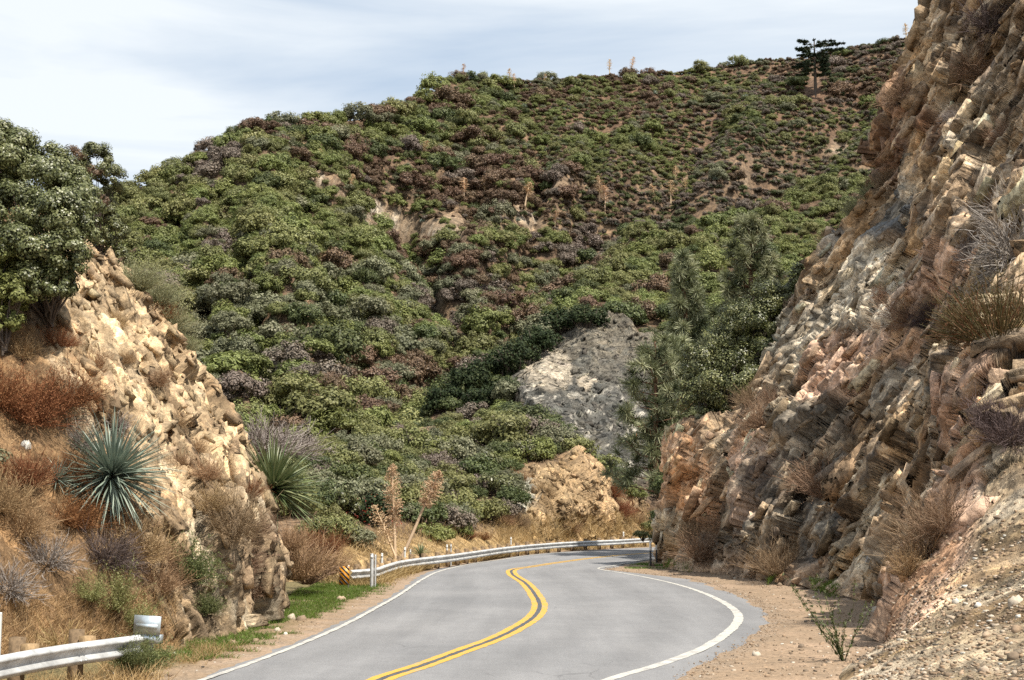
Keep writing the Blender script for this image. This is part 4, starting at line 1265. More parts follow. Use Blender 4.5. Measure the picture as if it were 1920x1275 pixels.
hill_pts = []     # (pos, R, kind, which hill)
S = hillA
seen = S.front & (S.px > 150) & (S.px < 1800) & (S.py < 850)
seen &= ~((S.px > 1000) & (S.py > 640)) & ~((S.px > 1300) & (S.py > 440))
bare = np.clip(bareA + 0.0, 0, 1)
seen &= ~((np.abs(S.px - 1525) < 20) & (S.py > 95) & (S.py < 195))
dens = np.where(seen, np.where(bare < .15, 1.0, .06), 0.0)
upper_right = sstep(820, 1000, S.px) * sstep(360, 300, S.py)
openA = np.clip(upper_right * 0.75 + 0.35 * ell(S.px, S.py, 760, 380, 200, 90, 20, 0.4) + .95 * ell(S.px, S.py, 1330, 345, 360, 62, -11, 0.3), 0, 1)
nA = fbm(S.V * 0.05, 3, 1234)
idx, pos, R = scatter(S, dens * (1 - 0.45 * openA * (nA < 0.18)), 16000, lambda i, r: np.where(r.uniform(0, 1, len(i)) < 0.2 + 0.74 * np.clip(openA[i] * 1.2, 0, 1), r.uniform(.4, .95, len(i)), np.where(r.uniform(0, 1, len(i)) < .3, r.uniform(2.8, 4.0, len(i)), r.uniform(1.4, 2.7, len(i))) * (1 - .25 * openA[i]) * np.where(bare[i] > .15, .35, 1)), 0.37, 11)
NK = [fbm(S.V * 0.045, 3, 2000 + 11 * q_) for q_ in range(6)]
def kindA(px, py, r, small, nv, vi):
    left = 1 - sstep(560, 800, px)
    right = max(sstep(1150, 1450, px), 1.0 * sstep(1000, 1120, px) * sstep(280, 330, py))
    rust = max(float(ell(np.array(px), np.array(py), *e_, 0.5)) for e_ in ((680, 235, 170, 45, 0), (720, 290, 130, 60, 20), (850, 470, 130, 60, 10), (900, 350, 120, 50, 0), (700, 700, 120, 80, 0), (1250, 170, 500, 55, -4), (900, 180, 150, 50, 0)))
    w = np.array([0.30 + .30 * left - .12 * right, 0.30, 0.17 + .12 * right, 0.12 + .10 * right, 0.05 + .28 * rust + .04 * right, 0.035 + .12 * right])
    if small:
        w = w * np.array([.5, .9, 1.1, .7, 1.3, 1.5])
    w *= np.exp(nv * np.array([1.6, 0.8, -0.5, 0.4, -1.8, -1.5]))
    w *= np.exp(3.2 * np.array([q_[vi] for q_ in NK]))
    w = np.clip(w, 0, None)
    return ("bright", "olive", "grey", "dark", "rust", "dead")[r.choice(6, p=w / w.sum())]
rr = np.random.default_rng(5)
for i, p_, R_ in zip(idx, pos, R):
    hill_pts.append((p_, R_, kindA(S.px[i], S.py[i], rr, R_ < 1.1, nA[i], i), "A"))
idx2, pos2, R2 = scatter(S, np.where(seen, np.clip(openA * 1.2, .06, 1) * np.where(bare > .4, .12, 1), 0), 9000, lambda i, r: r.uniform(.45, 1.15, len(i)), 0.42, 13)
for i, p_, R_ in zip(idx2, pos2, R2):
    hill_pts.append((p_, R_, kindA(S.px[i], S.py[i], rr, True, nA[i], i), "A"))
S = hillB
dens = np.where(S.front & (S.px > 740) & (S.px < 1720), 1 - np.clip(S.outc * 1.3, 0, 1), 0.0) * (S.py < 930)
idx, pos, R = scatter(S, dens, 3500, lambda i, r: np.where(r.uniform(0, 1, len(i)) < .3, r.uniform(2.2, 3.2, len(i)), r.uniform(.8, 2.0, len(i))), 0.47, 12)
for i, p_, R_ in zip(idx, pos, R):
    top = S.py[i] < 600 and S.px[i] > 1050
    w = np.array([.46, .34, .05, .09, .06, .0]) if top else np.array([.03, .12, .08, .72, .02, .03])
    if S.px[i] > 1420 and S.py[i] < 420:
        w = w * np.array([.8, .8, 1, 1, 4, 1])
    hill_pts.append((p_, R_, ("bright", "olive", "grey", "dark", "rust", "dead")[rr.choice(6, p=w / w.sum())], "B"))
# who is an individual: the 300 that show largest
HP = np.array([h[0] for h in hill_pts])
hx, hy, hd = proj(HP)
sizepx = np.array([h[1] for h in hill_pts]) * FPX / hd
cover = (hx > 300) & (hx < 1660) & (hy < 790) & ~((hx > 1270) & (hy > 520)) & ~((hx < 420) & (hy > 640))
order = np.argsort(-(sizepx * cover + np.random.default_rng(3).uniform(0, 12, len(hx)) * cover))
indiv = set(order[:300].tolist())
ZONES = [(560, 225, "on the left ridge line"), (730, 210, "left below the summit"), (960, 170, "just under the summit ridge"), (1150, 165, "under the ridge in the middle"), (1370, 160, "left of the lone conifer"), (1560, 190, "around the lone conifer"),
         (380, 400, "on the hill's green nose"), (480, 330, "high on the green nose"), (620, 350, "beside the small white rock streak"), (740, 430, "around the big white rock patch"), (870, 300, "above the left yucca stalks"), (1000, 300, "in the dense upper thicket"), (1130, 290, "in the thicket right of the middle"), (1000, 400, "among the middle yucca stalks"), (1200, 400, "among the right hand yucca stalks"), (1350, 300, "by the right bare patch"), (1550, 290, "on the shaded right slope"),
         (400, 560, "low beside the rock cut"), (560, 560, "in the middle of the green slope"), (720, 580, "left of the central gully"), (860, 540, "in the central gully"), (480, 700, "above the bare grey branches"), (620, 690, "on the lower green slope"), (740, 720, "just above the spur"), (900, 640, "right of the central gully")]
ZONES_B = [(860, 720, "left of the grey outcrop"), (980, 650, "on the outcrop's upper rim"), (1120, 590, "directly above the outcrop"), (1120, 520, "on the nearer hill's shoulder"), (1250, 470, "on the sunny crest of the nearer hill"), (1400, 410, "behind the tallest pine"), (1560, 380, "on the crest beside the cliff"), (1240, 570, "behind the slim pine")]
mass = []
named = []
for k, (p_, R_, kind, which) in enumerate(hill_pts):
    v = int(rr.integers(0, 3))
    spin = float(rr.uniform(0, 6.28))
    hz = float(rr.uniform(.85, 1.15))
    if k in indiv:
        o = link("chaparral_shrub", PROTO[(kind, v)], None, None, None, None, category="shrub")
        place(o, p_ - np.array([0, 0, .12 * R_]), (0, 0, 1), spin, (R_, R_, R_ * hz))
        zn = min(ZONES if which == "A" else ZONES_B, key=lambda z_: (z_[0] - hx[k]) ** 2 + (z_[1] - hy[k]) ** 2)[2]
        sw = "large" if R_ > 2.75 else ("small" if R_ < 1.9 else "rounded")
        named.append((sw + " " + NAMES[kind] + " shrub " + zn, float(hx[k]), o, NAMES[kind] + " shrubs " + zn))
    else:
        mass.append((p_ - np.array([0, 0, .12 * R_]), spin, R_, hz, ("bright", "olive", "grey", "dark", "rust", "dead").index(kind) * 3 + v))
def label_alike(named):
    """things of one look and place are told apart by their order from left to right"""
    by = {}
    for n_ in named:
        by.setdefault(n_[0], []).append(n_)
    ordw = ["leftmost", "second from left", "third from left", "fourth from left", "fifth from left"]
    for lab, lst in by.items():
        lst.sort(key=lambda q_: q_[1])
        for w_, n_ in enumerate(lst):
            if len(lst) == 1:
                n_[2]["label"] = lab
            elif len(lst) == 2:
                n_[2]["label"] = lab + (", left of two" if w_ == 0 else ", right of two")
            elif w_ == len(lst) - 1:
                n_[2]["label"] = lab + ", rightmost"
            elif w_ < 5:
                n_[2]["label"] = lab + ", " + ordw[w_]
            else:
                n_[2]["label"] = lab + ", middle of the row"
            n_[2]["group"] = n_[3]
label_alike(named)

proto_col = bpy.data.collections.new("chaparral_prototypes")
for q_, kind in enumerate(("bright", "olive", "grey", "dark", "rust", "dead")):
    for v in range(3):
        po = bpy.data.objects.new("proto_%02d" % (q_ * 3 + v), PROTO[(kind, v)])
        proto_col.objects.link(po)

def instancer(name, pts, coll, **props):
    """one mass of plants: points carrying rotation, size and kind, filled by geometry nodes"""
    Vv = np.array([m_[0] for m_ in pts])
    me_ = bpy.data.meshes.new(name)
    me_.vertices.add(len(Vv))
    me_.vertices.foreach_set("co", Vv.astype(np.float32).ravel())
    for nm, ty, arr, key in (("rot", 'FLOAT_VECTOR', np.array([[0, 0, m_[1]] for m_ in pts]), "vector"), ("scl", 'FLOAT_VECTOR', np.array([[m_[2], m_[2], m_[2] * m_[3]] for m_ in pts]), "vector"), ("pick", 'INT', np.array([m_[4] for m_ in pts]), "value")):
        at_ = me_.attributes.new(nm, ty, 'POINT')
        at_.data.foreach_set(key, arr.astype(np.int32 if ty == 'INT' else np.float32).ravel())
    me_.update()
    o = link(name, me_, **props)
    ng = bpy.data.node_groups.new(name + "_scatter", 'GeometryNodeTree')
    ng.interface.new_socket("Geometry", in_out='INPUT', socket_type='NodeSocketGeometry')
    ng.interface.new_socket("Geometry", in_out='OUTPUT', socket_type='NodeSocketGeometry')
    gn, gl = ng.nodes, ng.links
    gi, go = gn.new("NodeGroupInput"), gn.new("NodeGroupOutput")
    ci = gn.new("GeometryNodeCollectionInfo")
    ci.inputs["Collection"].default_value = coll
    ci.inputs["Separate Children"].default_value = True
    ci.inputs["Reset Children"].default_value = True
    ip = gn.new("GeometryNodeInstanceOnPoints")
    ip.inputs["Pick Instance"].default_value = True
    def attr(nm, ty):
        a_ = gn.new("GeometryNodeInputNamedAttribute")
        a_.data_type = ty
        a_.inputs["Name"].default_value = nm
        return [s_ for s_ in a_.outputs if s_.enabled][0]
    gl.new(gi.outputs[0], ip.inputs["Points"])
    gl.new(ci.outputs[0], ip.inputs["Instance"])
    gl.new(attr("pick", 'INT'), ip.inputs["Instance Index"])
    gl.new(attr("rot", 'FLOAT_VECTOR'), ip.inputs["Rotation"])
    gl.new(attr("scl", 'FLOAT_VECTOR'), ip.inputs["Scale"])
    gl.new(ip.outputs[0], go.inputs[0])
    md = o.modifiers.new("scatter", 'NODES')
    md.node_group = ng
    return o
instancer("chaparral", mass, proto_col, kind="stuff", label="unbroken cover of small chaparral shrubs on the hills", category="chaparral")
print("hill shrubs", len(hill_pts))

# brush going on over the bank above and beside the view
S = left
w_ = np.where(((S.px < -110) | ((S.V[:, 2] > 9.8) & (S.py < 330))) & (S.V[:, 1] > 2) & (S.V[:, 2] > .8) & (rockL < .2) & ~((S.px > 0) & (S.py > 330)), 1.0, 0.0)
idx, pos, R = scatter(S, w_ + 1e-12, 1500, lambda i, r: r.uniform(.35, 1.0, len(i)), 0.62, 61)
bank = [(p_ - np.array([0, 0, .1 * R_]), float(rr.uniform(0, 6.28)), R_, float(rr.uniform(.8, 1.2)), int(rr.choice([3, 4, 5, 6, 7, 8, 12, 13, 14]))) for i, p_, R_ in zip(idx, pos, R) if w_[i] > 0]
instancer("bank_brush", bank, proto_col, kind="stuff", label="low mixed brush covering the bank beyond the rock cut", category="brush")
# ------------------------------------------------------------------ middle distance: shrubs on the spur, trees, pines
BUSH = {}
LM["toyon"] = mat_leaf("leaf_toyon_shade", (0.010, 0.018, 0.007), (0.026, 0.040, 0.014), (0.075, 0.088, 0.038), 0.1, 0.65, 0.15, 0.08)  # dark leaves, lowered further to paint in shade on the outcrop oaks
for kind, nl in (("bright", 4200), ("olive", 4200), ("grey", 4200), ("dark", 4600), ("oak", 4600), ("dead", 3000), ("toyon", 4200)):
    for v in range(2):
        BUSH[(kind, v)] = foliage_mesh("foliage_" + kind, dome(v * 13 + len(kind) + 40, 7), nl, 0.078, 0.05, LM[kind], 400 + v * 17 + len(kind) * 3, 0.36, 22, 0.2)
BSTEM = [stem_mesh("stem", dome(41 + v, 5), M_BARK, 60 + v, 0.035) for v in range(2)]

def bush(px, py, rpx, kind, label, S=None, Y=None, group=None, name="shrub", flatten=1.0, v=None, category="shrub", sink=.1):
    base_py = py + 0.55 * rpx
    if Y is None:
        p_, n_ = S.at(px, base_py)
    else:
        p_ = P(px, base_py, Y)
    d_ = proj(p_)[2]
    R_ = 1.25 * rpx * d_ / FPX
    t = thing(name, label, category, group=group)
    place(t, p_ - np.array([0, 0, sink * R_]), (0, 0, 1), float(rr.uniform(0, 6.28)), (R_, R_, R_ * 1.05 * flatten))
    v = int(rr.integers(0, 2)) if v is None else v
    link("foliage", BUSH[(kind, v)], t)
    link("stem", BSTEM[v], t)
    return t

C = hillC
for a in (
    (948, 800, 70, "olive", "tall olive shrub crowning the spur above the orange road cut"),
    (905, 868, 52, "oak", "dark leathery shrub directly left of the orange road cut"),
    (940, 905, 40, "oak", "leathery shrub hanging at the left edge of the road cut"),
    (862, 905, 50, "olive", "dull olive shrub behind the leaning yucca stalk"),
    (840, 840, 52, "grey", "grey green shrub on the spur above the leaning yucca stalk"),
    (770, 820, 50, "olive", "olive shrub on the spur straight above the upright yucca stalk"),
    (705, 835, 46, "grey", "pale grey green shrub on the spur crest near the big hill"),
    (640, 850, 46, "olive", "olive shrub on the spur just right of the bare grey branches"),
    (760, 885, 46, "olive", "brownish olive shrub behind the tip of the upright yucca stalk"),
    (680, 900, 44, "olive", "olive shrub behind the red berried bush"),
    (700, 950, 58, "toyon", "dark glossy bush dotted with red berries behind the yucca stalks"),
    (632, 935, 46, "oak", "leathery shrub with pale leaf tips left of the berry bush"),
    (625, 985, 48, "olive", "yellowish olive shrub behind the striped marker"),
    (660, 1000, 40, "grey", "low grey green shrub between the striped marker and the yucca stalks"),
    (795, 960, 46, "dark", "dark shrub filling the gap right of the leaning yucca stalk"),
    (850, 970, 44, "dead", "greyish twiggy shrub left of the road cut"),
    (905, 950, 42, "olive", "low olive shrub at the left foot of the road cut"),
    (815, 995, 34, "bright", "bright green low shrub behind the guardrail posts"),
    (860, 990, 26, "bright", "small bright green shrub beside the dry grass"),
    (1050, 812, 46, "grey", "purplish grey shrub atop the road cut beside the tall olive shrub"),
    (1080, 835, 46, "olive", "olive shrub on top of the orange rock spine"),
    (1118, 868, 40, "bright", "yellow green shrub behind the orange rock spine"),
    (1150, 900, 34, "olive", "small olive shrub below the grey outcrop"),
    (1190, 920, 26, "bright", "small yellow green shrub at the foot of the grey outcrop"),
    (1010, 800, 40, "dead", "twiggy brown shrub between tall olive shrub and outcrop"),
    (990, 842, 34, "oak", "dark shrub at the top edge of the road cut"),
    (1210, 985, 20, "olive", "tiny green shrub near the far end of the guardrail"),
    (590, 900, 46, "grey", "grey green shrub right of the large green yucca"),
    (590, 985, 40, "olive", "olive shrub between the green yucca and the tan roadside brush"),
    ):
    bush(*a, S=C)
# red berries on the berry bush
tb = [o for o in bpy.data.objects if o.get("label", "").startswith("dark glossy bush")][0]
rb = np.random.default_rng(77)
dd = dirs(rb, 240); dd[:, 2] = abs(dd[:, 2])
cl = dirs(rb, 26); cl[:, 2] = abs(cl[:, 2]) * 1.0
pc = cl[rb.integers(0, 26, 420)] * np.array([.95, .95, .75]) + rb.normal(0, .06, (420, 3))
Vb, Fb = leaf_quads(pc, dirs(rb, 420), 0.032, 0.03, rb)
link("berries", mesh_np("berries", Vb, Fb, {"tint": ('FLOAT', rb.uniform(0, 1, 420 * 4))}, False, mat_leaf("red_berry", (0.16, 0.025, 0.012), (0.28, 0.05, 0.022), (0.36, 0.09, 0.04), 0.0, 0.4)), tb, kind="stuff")

# filler shrubs packed between them
dens = np.where(C.front & (C.px > 420) & (C.px < 1180) & (C.py < 985) & (C.px < 960), 1.0, 0.0)
dens += np.where(C.front & (C.px >= 960) & (C.px < 1260) & (C.py < 900 + 0.25 * (C.px - 960)) & (cut < 0.2), 0.7, 0)
idx, pos, R = scatter(C, dens, 400, lambda i, r: r.uniform(.9, 1.9, len(i)), 0.55, 21)
spur_named = []
for i, p_, R_ in zip(idx, pos, R):
    kind = ("olive", "grey", "bright", "dead", "dark")[rr.choice(5, p=[.40, .20, .14, .10, .16])]
    t = link("spur_shrub", BUSH[(kind, int(rr.integers(0, 2)))], category="shrub")
    qx, qy, _d = proj(p_)
    zn = min(((470, 930, "behind the edge of the rock cut"), (560, 900, "right of the green yucca"), (600, 960, "behind the tan roadside brush"), (680, 860, "on the spur's left shoulder"), (700, 960, "around the berry bush"), (780, 840, "on the spur's crest"), (800, 930, "right of the yucca stalks"), (880, 850, "left of the tall olive shrub"), (890, 950, "left of the road cut"), (1000, 830, "above the road cut"), (1100, 890, "behind the orange spine"), (1190, 950, "below the outcrop")), key=lambda z_: (z_[0] - qx) ** 2 + (z_[1] - qy) ** 2)[2]
    spur_named.append(("small " + NAMES[kind] + " thicket shrub " + zn, float(qx), t, "thicket shrubs on the spur"))
    place(t, p_ - np.array([0, 0, .1 * R_]), (0, 0, 1), float(rr.uniform(0, 6.28)), (R_, R_, R_ * 1.05))
label_alike(spur_named)
print("spur fill", len(R))
# dark growth beside the pines, behind the right buttress
for a in ((1246, 965, 36, "dark", "dark shrub behind the buttress at the road's far end", 66.5), (1262, 905, 42, "dark", "dark bush under the lowest pine boughs beside the buttress", 68),
          (1236, 1005, 20, "dark", "small dark shrub behind the slanted white post", 65.5), (1295, 850, 45, "dark", "dark bush behind the top of the pink buttress", 70),
          (1205, 1000, 16, "olive", "small olive tuft left of the dark shrub by the buttress", 80)):
    bush(*a[:5], Y=a[5])

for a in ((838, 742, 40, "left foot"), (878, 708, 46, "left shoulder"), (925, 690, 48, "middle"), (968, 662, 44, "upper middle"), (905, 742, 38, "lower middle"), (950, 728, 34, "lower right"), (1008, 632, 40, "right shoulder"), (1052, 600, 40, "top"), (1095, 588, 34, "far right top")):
    bush(a[0], a[1], a[2] * 1.2, "toyon", "dense dark oak at the " + a[3] + " of the clump rimming the grey outcrop", S=hillB, name="dark_oak", category="oak", group="dark oaks rimming the outcrop")  # the clump's shade is put into its darkened leaf colour
# ---- live oak on the cliff edge
def tree_px(name, label, category, lobes_px, Y, base, leaves, L, W, mat, seed, clump=.36, ncl=30, depth=0.9, stemr=.09, extra=None, under=-.25):
    """lobes_px: (px, py, rx, ry[, dY]) in photo pixels at distance Y; base: (px, py)"""
    b = P(base[0], base[1], Y if len(base) < 3 else base[2])
    s_ = proj(P(CX, CY, Y))[2] / FPX
    lobes = []
    for q_ in lobes_px:
        c_ = P(q_[0], q_[1], Y + (q_[4] if len(q_) > 4 else 0)) - b
        lobes.append((c_[0], c_[1], c_[2], q_[2] * s_, q_[2] * s_ * depth, q_[3] * s_))
    t = thing(name, label, category, b)
    link("crown", foliage_mesh(name + "_crown", lobes, leaves, L, W, mat, seed, clump, ncl, 0.1, under=under), t)
    link("trunk", stem_mesh(name + "_trunk", lobes, M_BARK, seed + 1, stemr), t)
    return t
tree_px("live_oak", "big dark live oak with pale shimmering top on the cliff edge", "oak",
        [(1440, 565, 48, 42, -.2), (1390, 605, 50, 44, 0), (1500, 522, 26, 30, .2), (1470, 575, 42, 46, 0), (1425, 610, 58, 52, -.6), (1370, 640, 56, 52, .4), (1320, 680, 52, 50, 0), (1440, 680, 62, 64, -.8), (1375, 715, 70, 64, -1), (1312, 745, 46, 56, -.2), (1410, 765, 50, 44, -.6), (1345, 780, 46, 36, -.4), (1495, 545, 26, 30, .4), (1478, 640, 36, 46, -.4)],
        59.5, (1345, 822), 95000, 0.085, 0.052, LM["oakdark"], 811, .34, 30, 1.0, .11, under=-.8)

# ---- pines
def pine(name, label, base, H, crown_from, rad, seed, tufts_per=5, lean=0.0, ntip=46, nlen=0.55, whorl=0.62, flat=False, mat=None, up=0.45, nw=0.036):
    r = np.random.default_rng(seed)
    t = thing(name, label, "pine", base)
    g = Geo()
    zs = np.linspace(-0.4, H, 10)
    cx_ = lean * (zs / H) ** 1.4
    tr = np.stack([cx_ + r.normal(0, .03, 10), r.normal(0, .03, 10), zs], 1)
    g.tube(tr, np.linspace(0.022 * H, 0.006 * H, 10) * (1 if not flat else 1.5), 8)
    link("trunk", g.mesh(name + "_trunk", M_BARK if flat else M_PBARK, True), t)
    gb = Geo()
    tips, tdir = [], []
    z = crown_from
    while z < H - .1:
        f = (z - crown_from) / (H - crown_from)
        prof = (1 - f) ** .7 if not flat else (0.62 if f < .25 else (.55 if f < .55 else 1.0))
        nb_ = r.integers(3, 6)
        a0 = r.uniform(0, 6.28)
        c0 = np.array([np.interp(z, zs, tr[:, 0]), 0, z])
        for k in range(nb_):
            a = a0 + k * 6.28 / nb_ + r.normal(0, .25)
            ln = rad * prof * r.uniform(.55, 1.1) + .12
            hd = np.array([math.cos(a), math.sin(a), 0])
            e = c0 + hd * ln + np.array([0, 0, ln * (up * r.uniform(.4, 1.3) if not flat else r.uniform(-.05, .12))])
            m = c0 + hd * ln * .55 + np.array([0, 0, ln * (.12 if not flat else .02)])
            gb.tube([c0, m, e], [.012 * H * .5 * (1 - .5 * f), .018 * 1.2, .008], 4)
            nt = max(2, int(tufts_per * ln / rad * (1.35 if flat else .85)))
            for q_ in range(nt):
                s_ = r.uniform(.35, 1.0)
                bp = (c0 * (1 - s_) + e * s_) if s_ > .55 else (c0 * (1 - s_ * 1.8) + m * s_ * 1.8)
                d = hd * .7 + r.normal(0, .55, 3) * (np.array([1, 1, .12]) if flat else 1) + np.array([0, 0, .45 if not flat else .05])
                d /= np.linalg.norm(d)
                L2 = r.uniform(.15, .45) * (rad / 2.2)
                tp = bp + d * L2
                gb.tube([bp, (bp + tp) / 2, tp], [.014, .011, .007], 3)
                tips.append(tp); tdir.append(d)
        z += whorl * r.uniform(.75, 1.2)
    tips.append(np.array([tr[-1, 0], 0, H])); tdir.append(np.array([0, 0, 1.0]))
    tips, tdir = np.array(tips), np.array(tdir)
    k = np.repeat(np.arange(len(tips)), ntip)
    dd = tdir[k] * .55 + dirs(r, len(k)) * (np.array([1, 1, .3]) if flat else .8)
    dd /= np.linalg.norm(dd, axis=1)[:, None]
    back = tdir[k] * (r.uniform(-.10, .02, len(k)) * nlen / .24)[:, None]
    p0 = tips[k] + back
    ln = nlen * r.uniform(.7, 1.1, len(k))
    paths = np.stack([p0, p0 + dd * ln[:, None] * .55, p0 + dd * ln[:, None] + np.array([0, 0, -.02])], 1)
    Vn, Fn = ribbons(paths, nw, nw * .4, r)
    tint = np.repeat(np.clip(r.normal(.48, .26, len(tips))[k] + r.normal(0, .12, len(k)), 0, 1), 6)
    link("branches", gb.mesh(name + "_branches", M_PBARK, True), t)
    link("crown", mesh_np(name + "_crown", Vn, Fn, {"tint": ('FLOAT', tint)}, False, mat or LM["pine"]), t)
    # upright candles at the shoot ends
    gc = Geo()
    for q_ in np.where(tdir[:, 2] > .72)[0][:26]:
        gc.tube([tips[q_], tips[q_] + np.array([0, 0, .16]), tips[q_] + np.array([0, 0, .26])], [.022, .02, .006], 5)
    if len(gc.V):
        link("candles", gc.mesh(name + "_candles", mat_plain("pine_candle", (0.30, 0.13, 0.06), .8), True), t)
    return t
def base_for(px, py_top, Y, H):
    p_ = P(px, py_top, Y)
    return p_ - np.array([0, 0, H])
pine("pine_tree", "tall pine with light needle tufts rising above the live oak", base_for(1405, 412, 74, 12.5), 12.5, 3.0, 2.5, 31, 8, ntip=85, whorl=.55)
pine("pine_tree", "slim pine left of the tallest pine behind the oak", base_for(1282, 478, 76, 10.5), 10.5, 3.0, 1.5, 32, 7, ntip=80, whorl=.55)
pine("pine_tree", "low spreading pine whose boughs reach across the grey outcrop", base_for(1228, 640, 71, 8.2), 8.2, .2, 3.0, 33, 8, ntip=70, whorl=.5)
pine("pine_tree", "dense pine half hidden between oak and outcrop", base_for(1270, 640, 73, 8), 8, 1.0, 2.0, 34, 7, ntip=80, whorl=.5)
pp, _ = hillA.at(1528, 188)
pine("conifer_tree", "lone dark flat topped conifer standing near the ridge", pp - np.array([0, 0, .3]), 12.4, 5.6, 5.2, 36, 17, flat=True, mat=LM["conifer"], ntip=50, nlen=.55, whorl=1.05, nw=.13)
# rows of bare brush just on the ridge line are part of the chaparral mass

# ---- dry yucca stalks
def stalk_mesh(name, H, seed, rad=.03, full=.62, blen=.36, nbr=150, wid=.014):
    r = np.random.default_rng(seed)
    n = 9
    z = np.linspace(-.15, H, n)
    pts = np.stack([r.normal(0, .008 * H, n).cumsum() * .5, r.normal(0, .008 * H, n).cumsum() * .5, z], 1)
    g = Geo()
    g.tube(pts, np.linspace(rad, rad * .3, n), 6)
    Vt = np.concatenate(g.V)
    Fq = np.concatenate(g.F[4])
    zz = H * (1 - full) + H * full * r.uniform(0, 1, nbr) ** .9
    c0 = np.stack([np.interp(zz, z, pts[:, 0]), np.interp(zz, z, pts[:, 1]), zz], 1)
    f = (zz - H * (1 - full)) / (H * full)
    ln = blen * (np.sin(np.clip(f * .82 + .16, 0, 1) * math.pi) ** .7) * r.uniform(.6, 1.1, nbr) + .03
    a = r.uniform(0, 6.28, nbr)
    e = c0 + np.stack([np.cos(a) * ln, np.sin(a) * ln, ln * r.uniform(.05, .5, nbr)], 1)
    V2, F2 = ribbons(np.stack([c0, (c0 + e) / 2 + np.array([0, 0, .03]), e], 1), wid, wid * .5, r)
    m = nbr * 7
    k = r.integers(0, nbr, m)
    s_ = r.uniform(.25, 1.05, m)[:, None]
    cc = c0[k] * (1 - s_) + e[k] * s_ + r.normal(0, .02, (m, 3)) * (blen / .36)
    V3, F3 = leaf_quads(cc, dirs(r, m), .055 * blen / .36, .035 * blen / .36, r)
    n1, n2 = len(Vt), len(V2)
    Vall = np.concatenate([Vt, V2, V3])
    tint = np.concatenate([np.full(n1, .8), r.uniform(.3, .8, n2), np.repeat(r.uniform(.1, .8, m), 4)])
    return mesh_np(name, Vall, [Fq, np.concatenate([F2 + n1, F3 + n1 + n2])], {"tint": ('FLOAT', tint)}, False, LM["stalk"])
for k, (bx, by, tx, ty, Y, lab, fl, bl) in enumerate(((741, 1040, 740, 870, 56.2, "tall upright dry yucca stalk with brown seed panicle behind the guardrail", .68, .40), (757, 1036, 825, 884, 55.8, "leaning dry yucca stalk with bushy top behind the guardrail", .45, .40), (738, 1036, 703, 948, 56.0, "shorter dry yucca stalk with open side branches, tilted towards the striped marker", .85, .42))):
    b0, t0 = P(bx, by, Y), P(tx, ty, Y)
    H = float(np.linalg.norm(t0 - b0))
    o = link("yucca_stalk", stalk_mesh("yucca_stalk", H, 50 + k, .075 if k < 2 else .05, fl, bl, 230 if k < 2 else 110, .024), None, label=lab, category="yucca stalk", group="dry yucca stalks behind the guardrail")
    place(o, b0, t0 - b0, 0)
far_stalk = [stalk_mesh("far_yucca_stalk", 1.0, 70 + v, .022, .55, .095, 80, .014) for v in range(3)]
stalk_named = []
for (bx, by, h, lean, ridge) in ((873, 379, 38, 0, 0), (912, 372, 33, 1, 0), (986, 391, 42, 8, 0), (1123, 380, 42, -1, 0), (1134, 406, 42, 0, 0), (1228, 389, 30, -4, 0), (1259, 380, 38, 0, 0), (1285, 368, 27, 0, 0), (1268, 341, 28, 1, 0), (1036, 430, 30, 4, 0), (1697, 116, 24, 0, 0),
        (788, 296, 30, 14, 0), (601, 310, 26, 3, 0), (657, 358, 28, 6, 0), (823, 512, 28, 9, 0), (578, 606, 40, -1, 0), (618, 612, 32, 0, 0), (800, 642, 34, 12, 0), (569, 786, 32, 2, 0), (872, 145, 32, 0, 1), (951, 162, 34, 0, 1), (968, 170, 30, -1, 1), (1017, 162, 24, 2, 1), (1140, 141, 34, 0, 1), (1182, 141, 36, 7, 1), (1696, 80, 38, 0, 1)):
    p_, _ = hillA.at(bx, by, 9)
    sc = h * proj(p_)[2] / FPX * 1.3
    o = link("far_yucca_stalk", far_stalk[int(rr.integers(0, 3))], None, category="yucca stalk")
    zn = min(ZONES, key=lambda z_: (z_[0] - bx) ** 2 + (z_[1] - by) ** 2)[2]
    stalk_named.append((("pale yucca stalk against the sky " if ridge else ("leaning" if abs(lean) > 5 else "upright") + " dry yucca stalk ") + zn, bx, o, "yucca stalks on the ridge" if ridge else "yucca stalks on the hillside"))
    place(o, p_ - np.array([0, 0, .2]), (lean / h, 0, 1), float(rr.uniform(0, 6)), (sc * (1.2 if ridge else 1.8), sc * (1.2 if ridge else 1.8), sc * (.85 if ridge else 1)))
label_alike(stalk_named)
# ------------------------------------------------------------------ yuccas
def blade(seed, curve, w=.030):
    k = 6
    s_ = np.linspace(0, 1, k)
    z = s_
    y = curve * s_ ** 2
    ww = w * np.array([.7, 1.0, .95, .75, .45, .03])
    V = []
    for i in range(k):
        V += [(-ww[i] / 2, y[i] + ww[i] * .25, z[i]), (0, y[i], z[i]), (ww[i] / 2, y[i] + ww[i] * .25, z[i])]
    F = []
    for i in range(k - 1):
        F += [[i * 3, i * 3 + 1, i * 3 + 4, i * 3 + 3], [i * 3 + 1, i * 3 + 2, i * 3 + 5, i * 3 + 4]]
    return np.array(V), np.array(F)
def blade_meshes(mat, w=.030):
    out = []
    for k, (cv, ti) in enumerate(((-.05, .25), (-.1, .5), (-.16, .7), (.04, .4), (-.22, .85), (0, .6))):
        V, F = blade(k, cv, w)
        out.append(mesh_np("leaf", V, F, {"tint": ('FLOAT', np.full(len(V), ti))}, True, mat))
    return out
YB = blade_meshes(LM["yucca"], .036)
YG = blade_meshes(LM["yuccagreen"], .036)
YD = blade_meshes(LM["drybrush"], .03)
YS = blade_meshes(LM["yuccagreen"], .05)
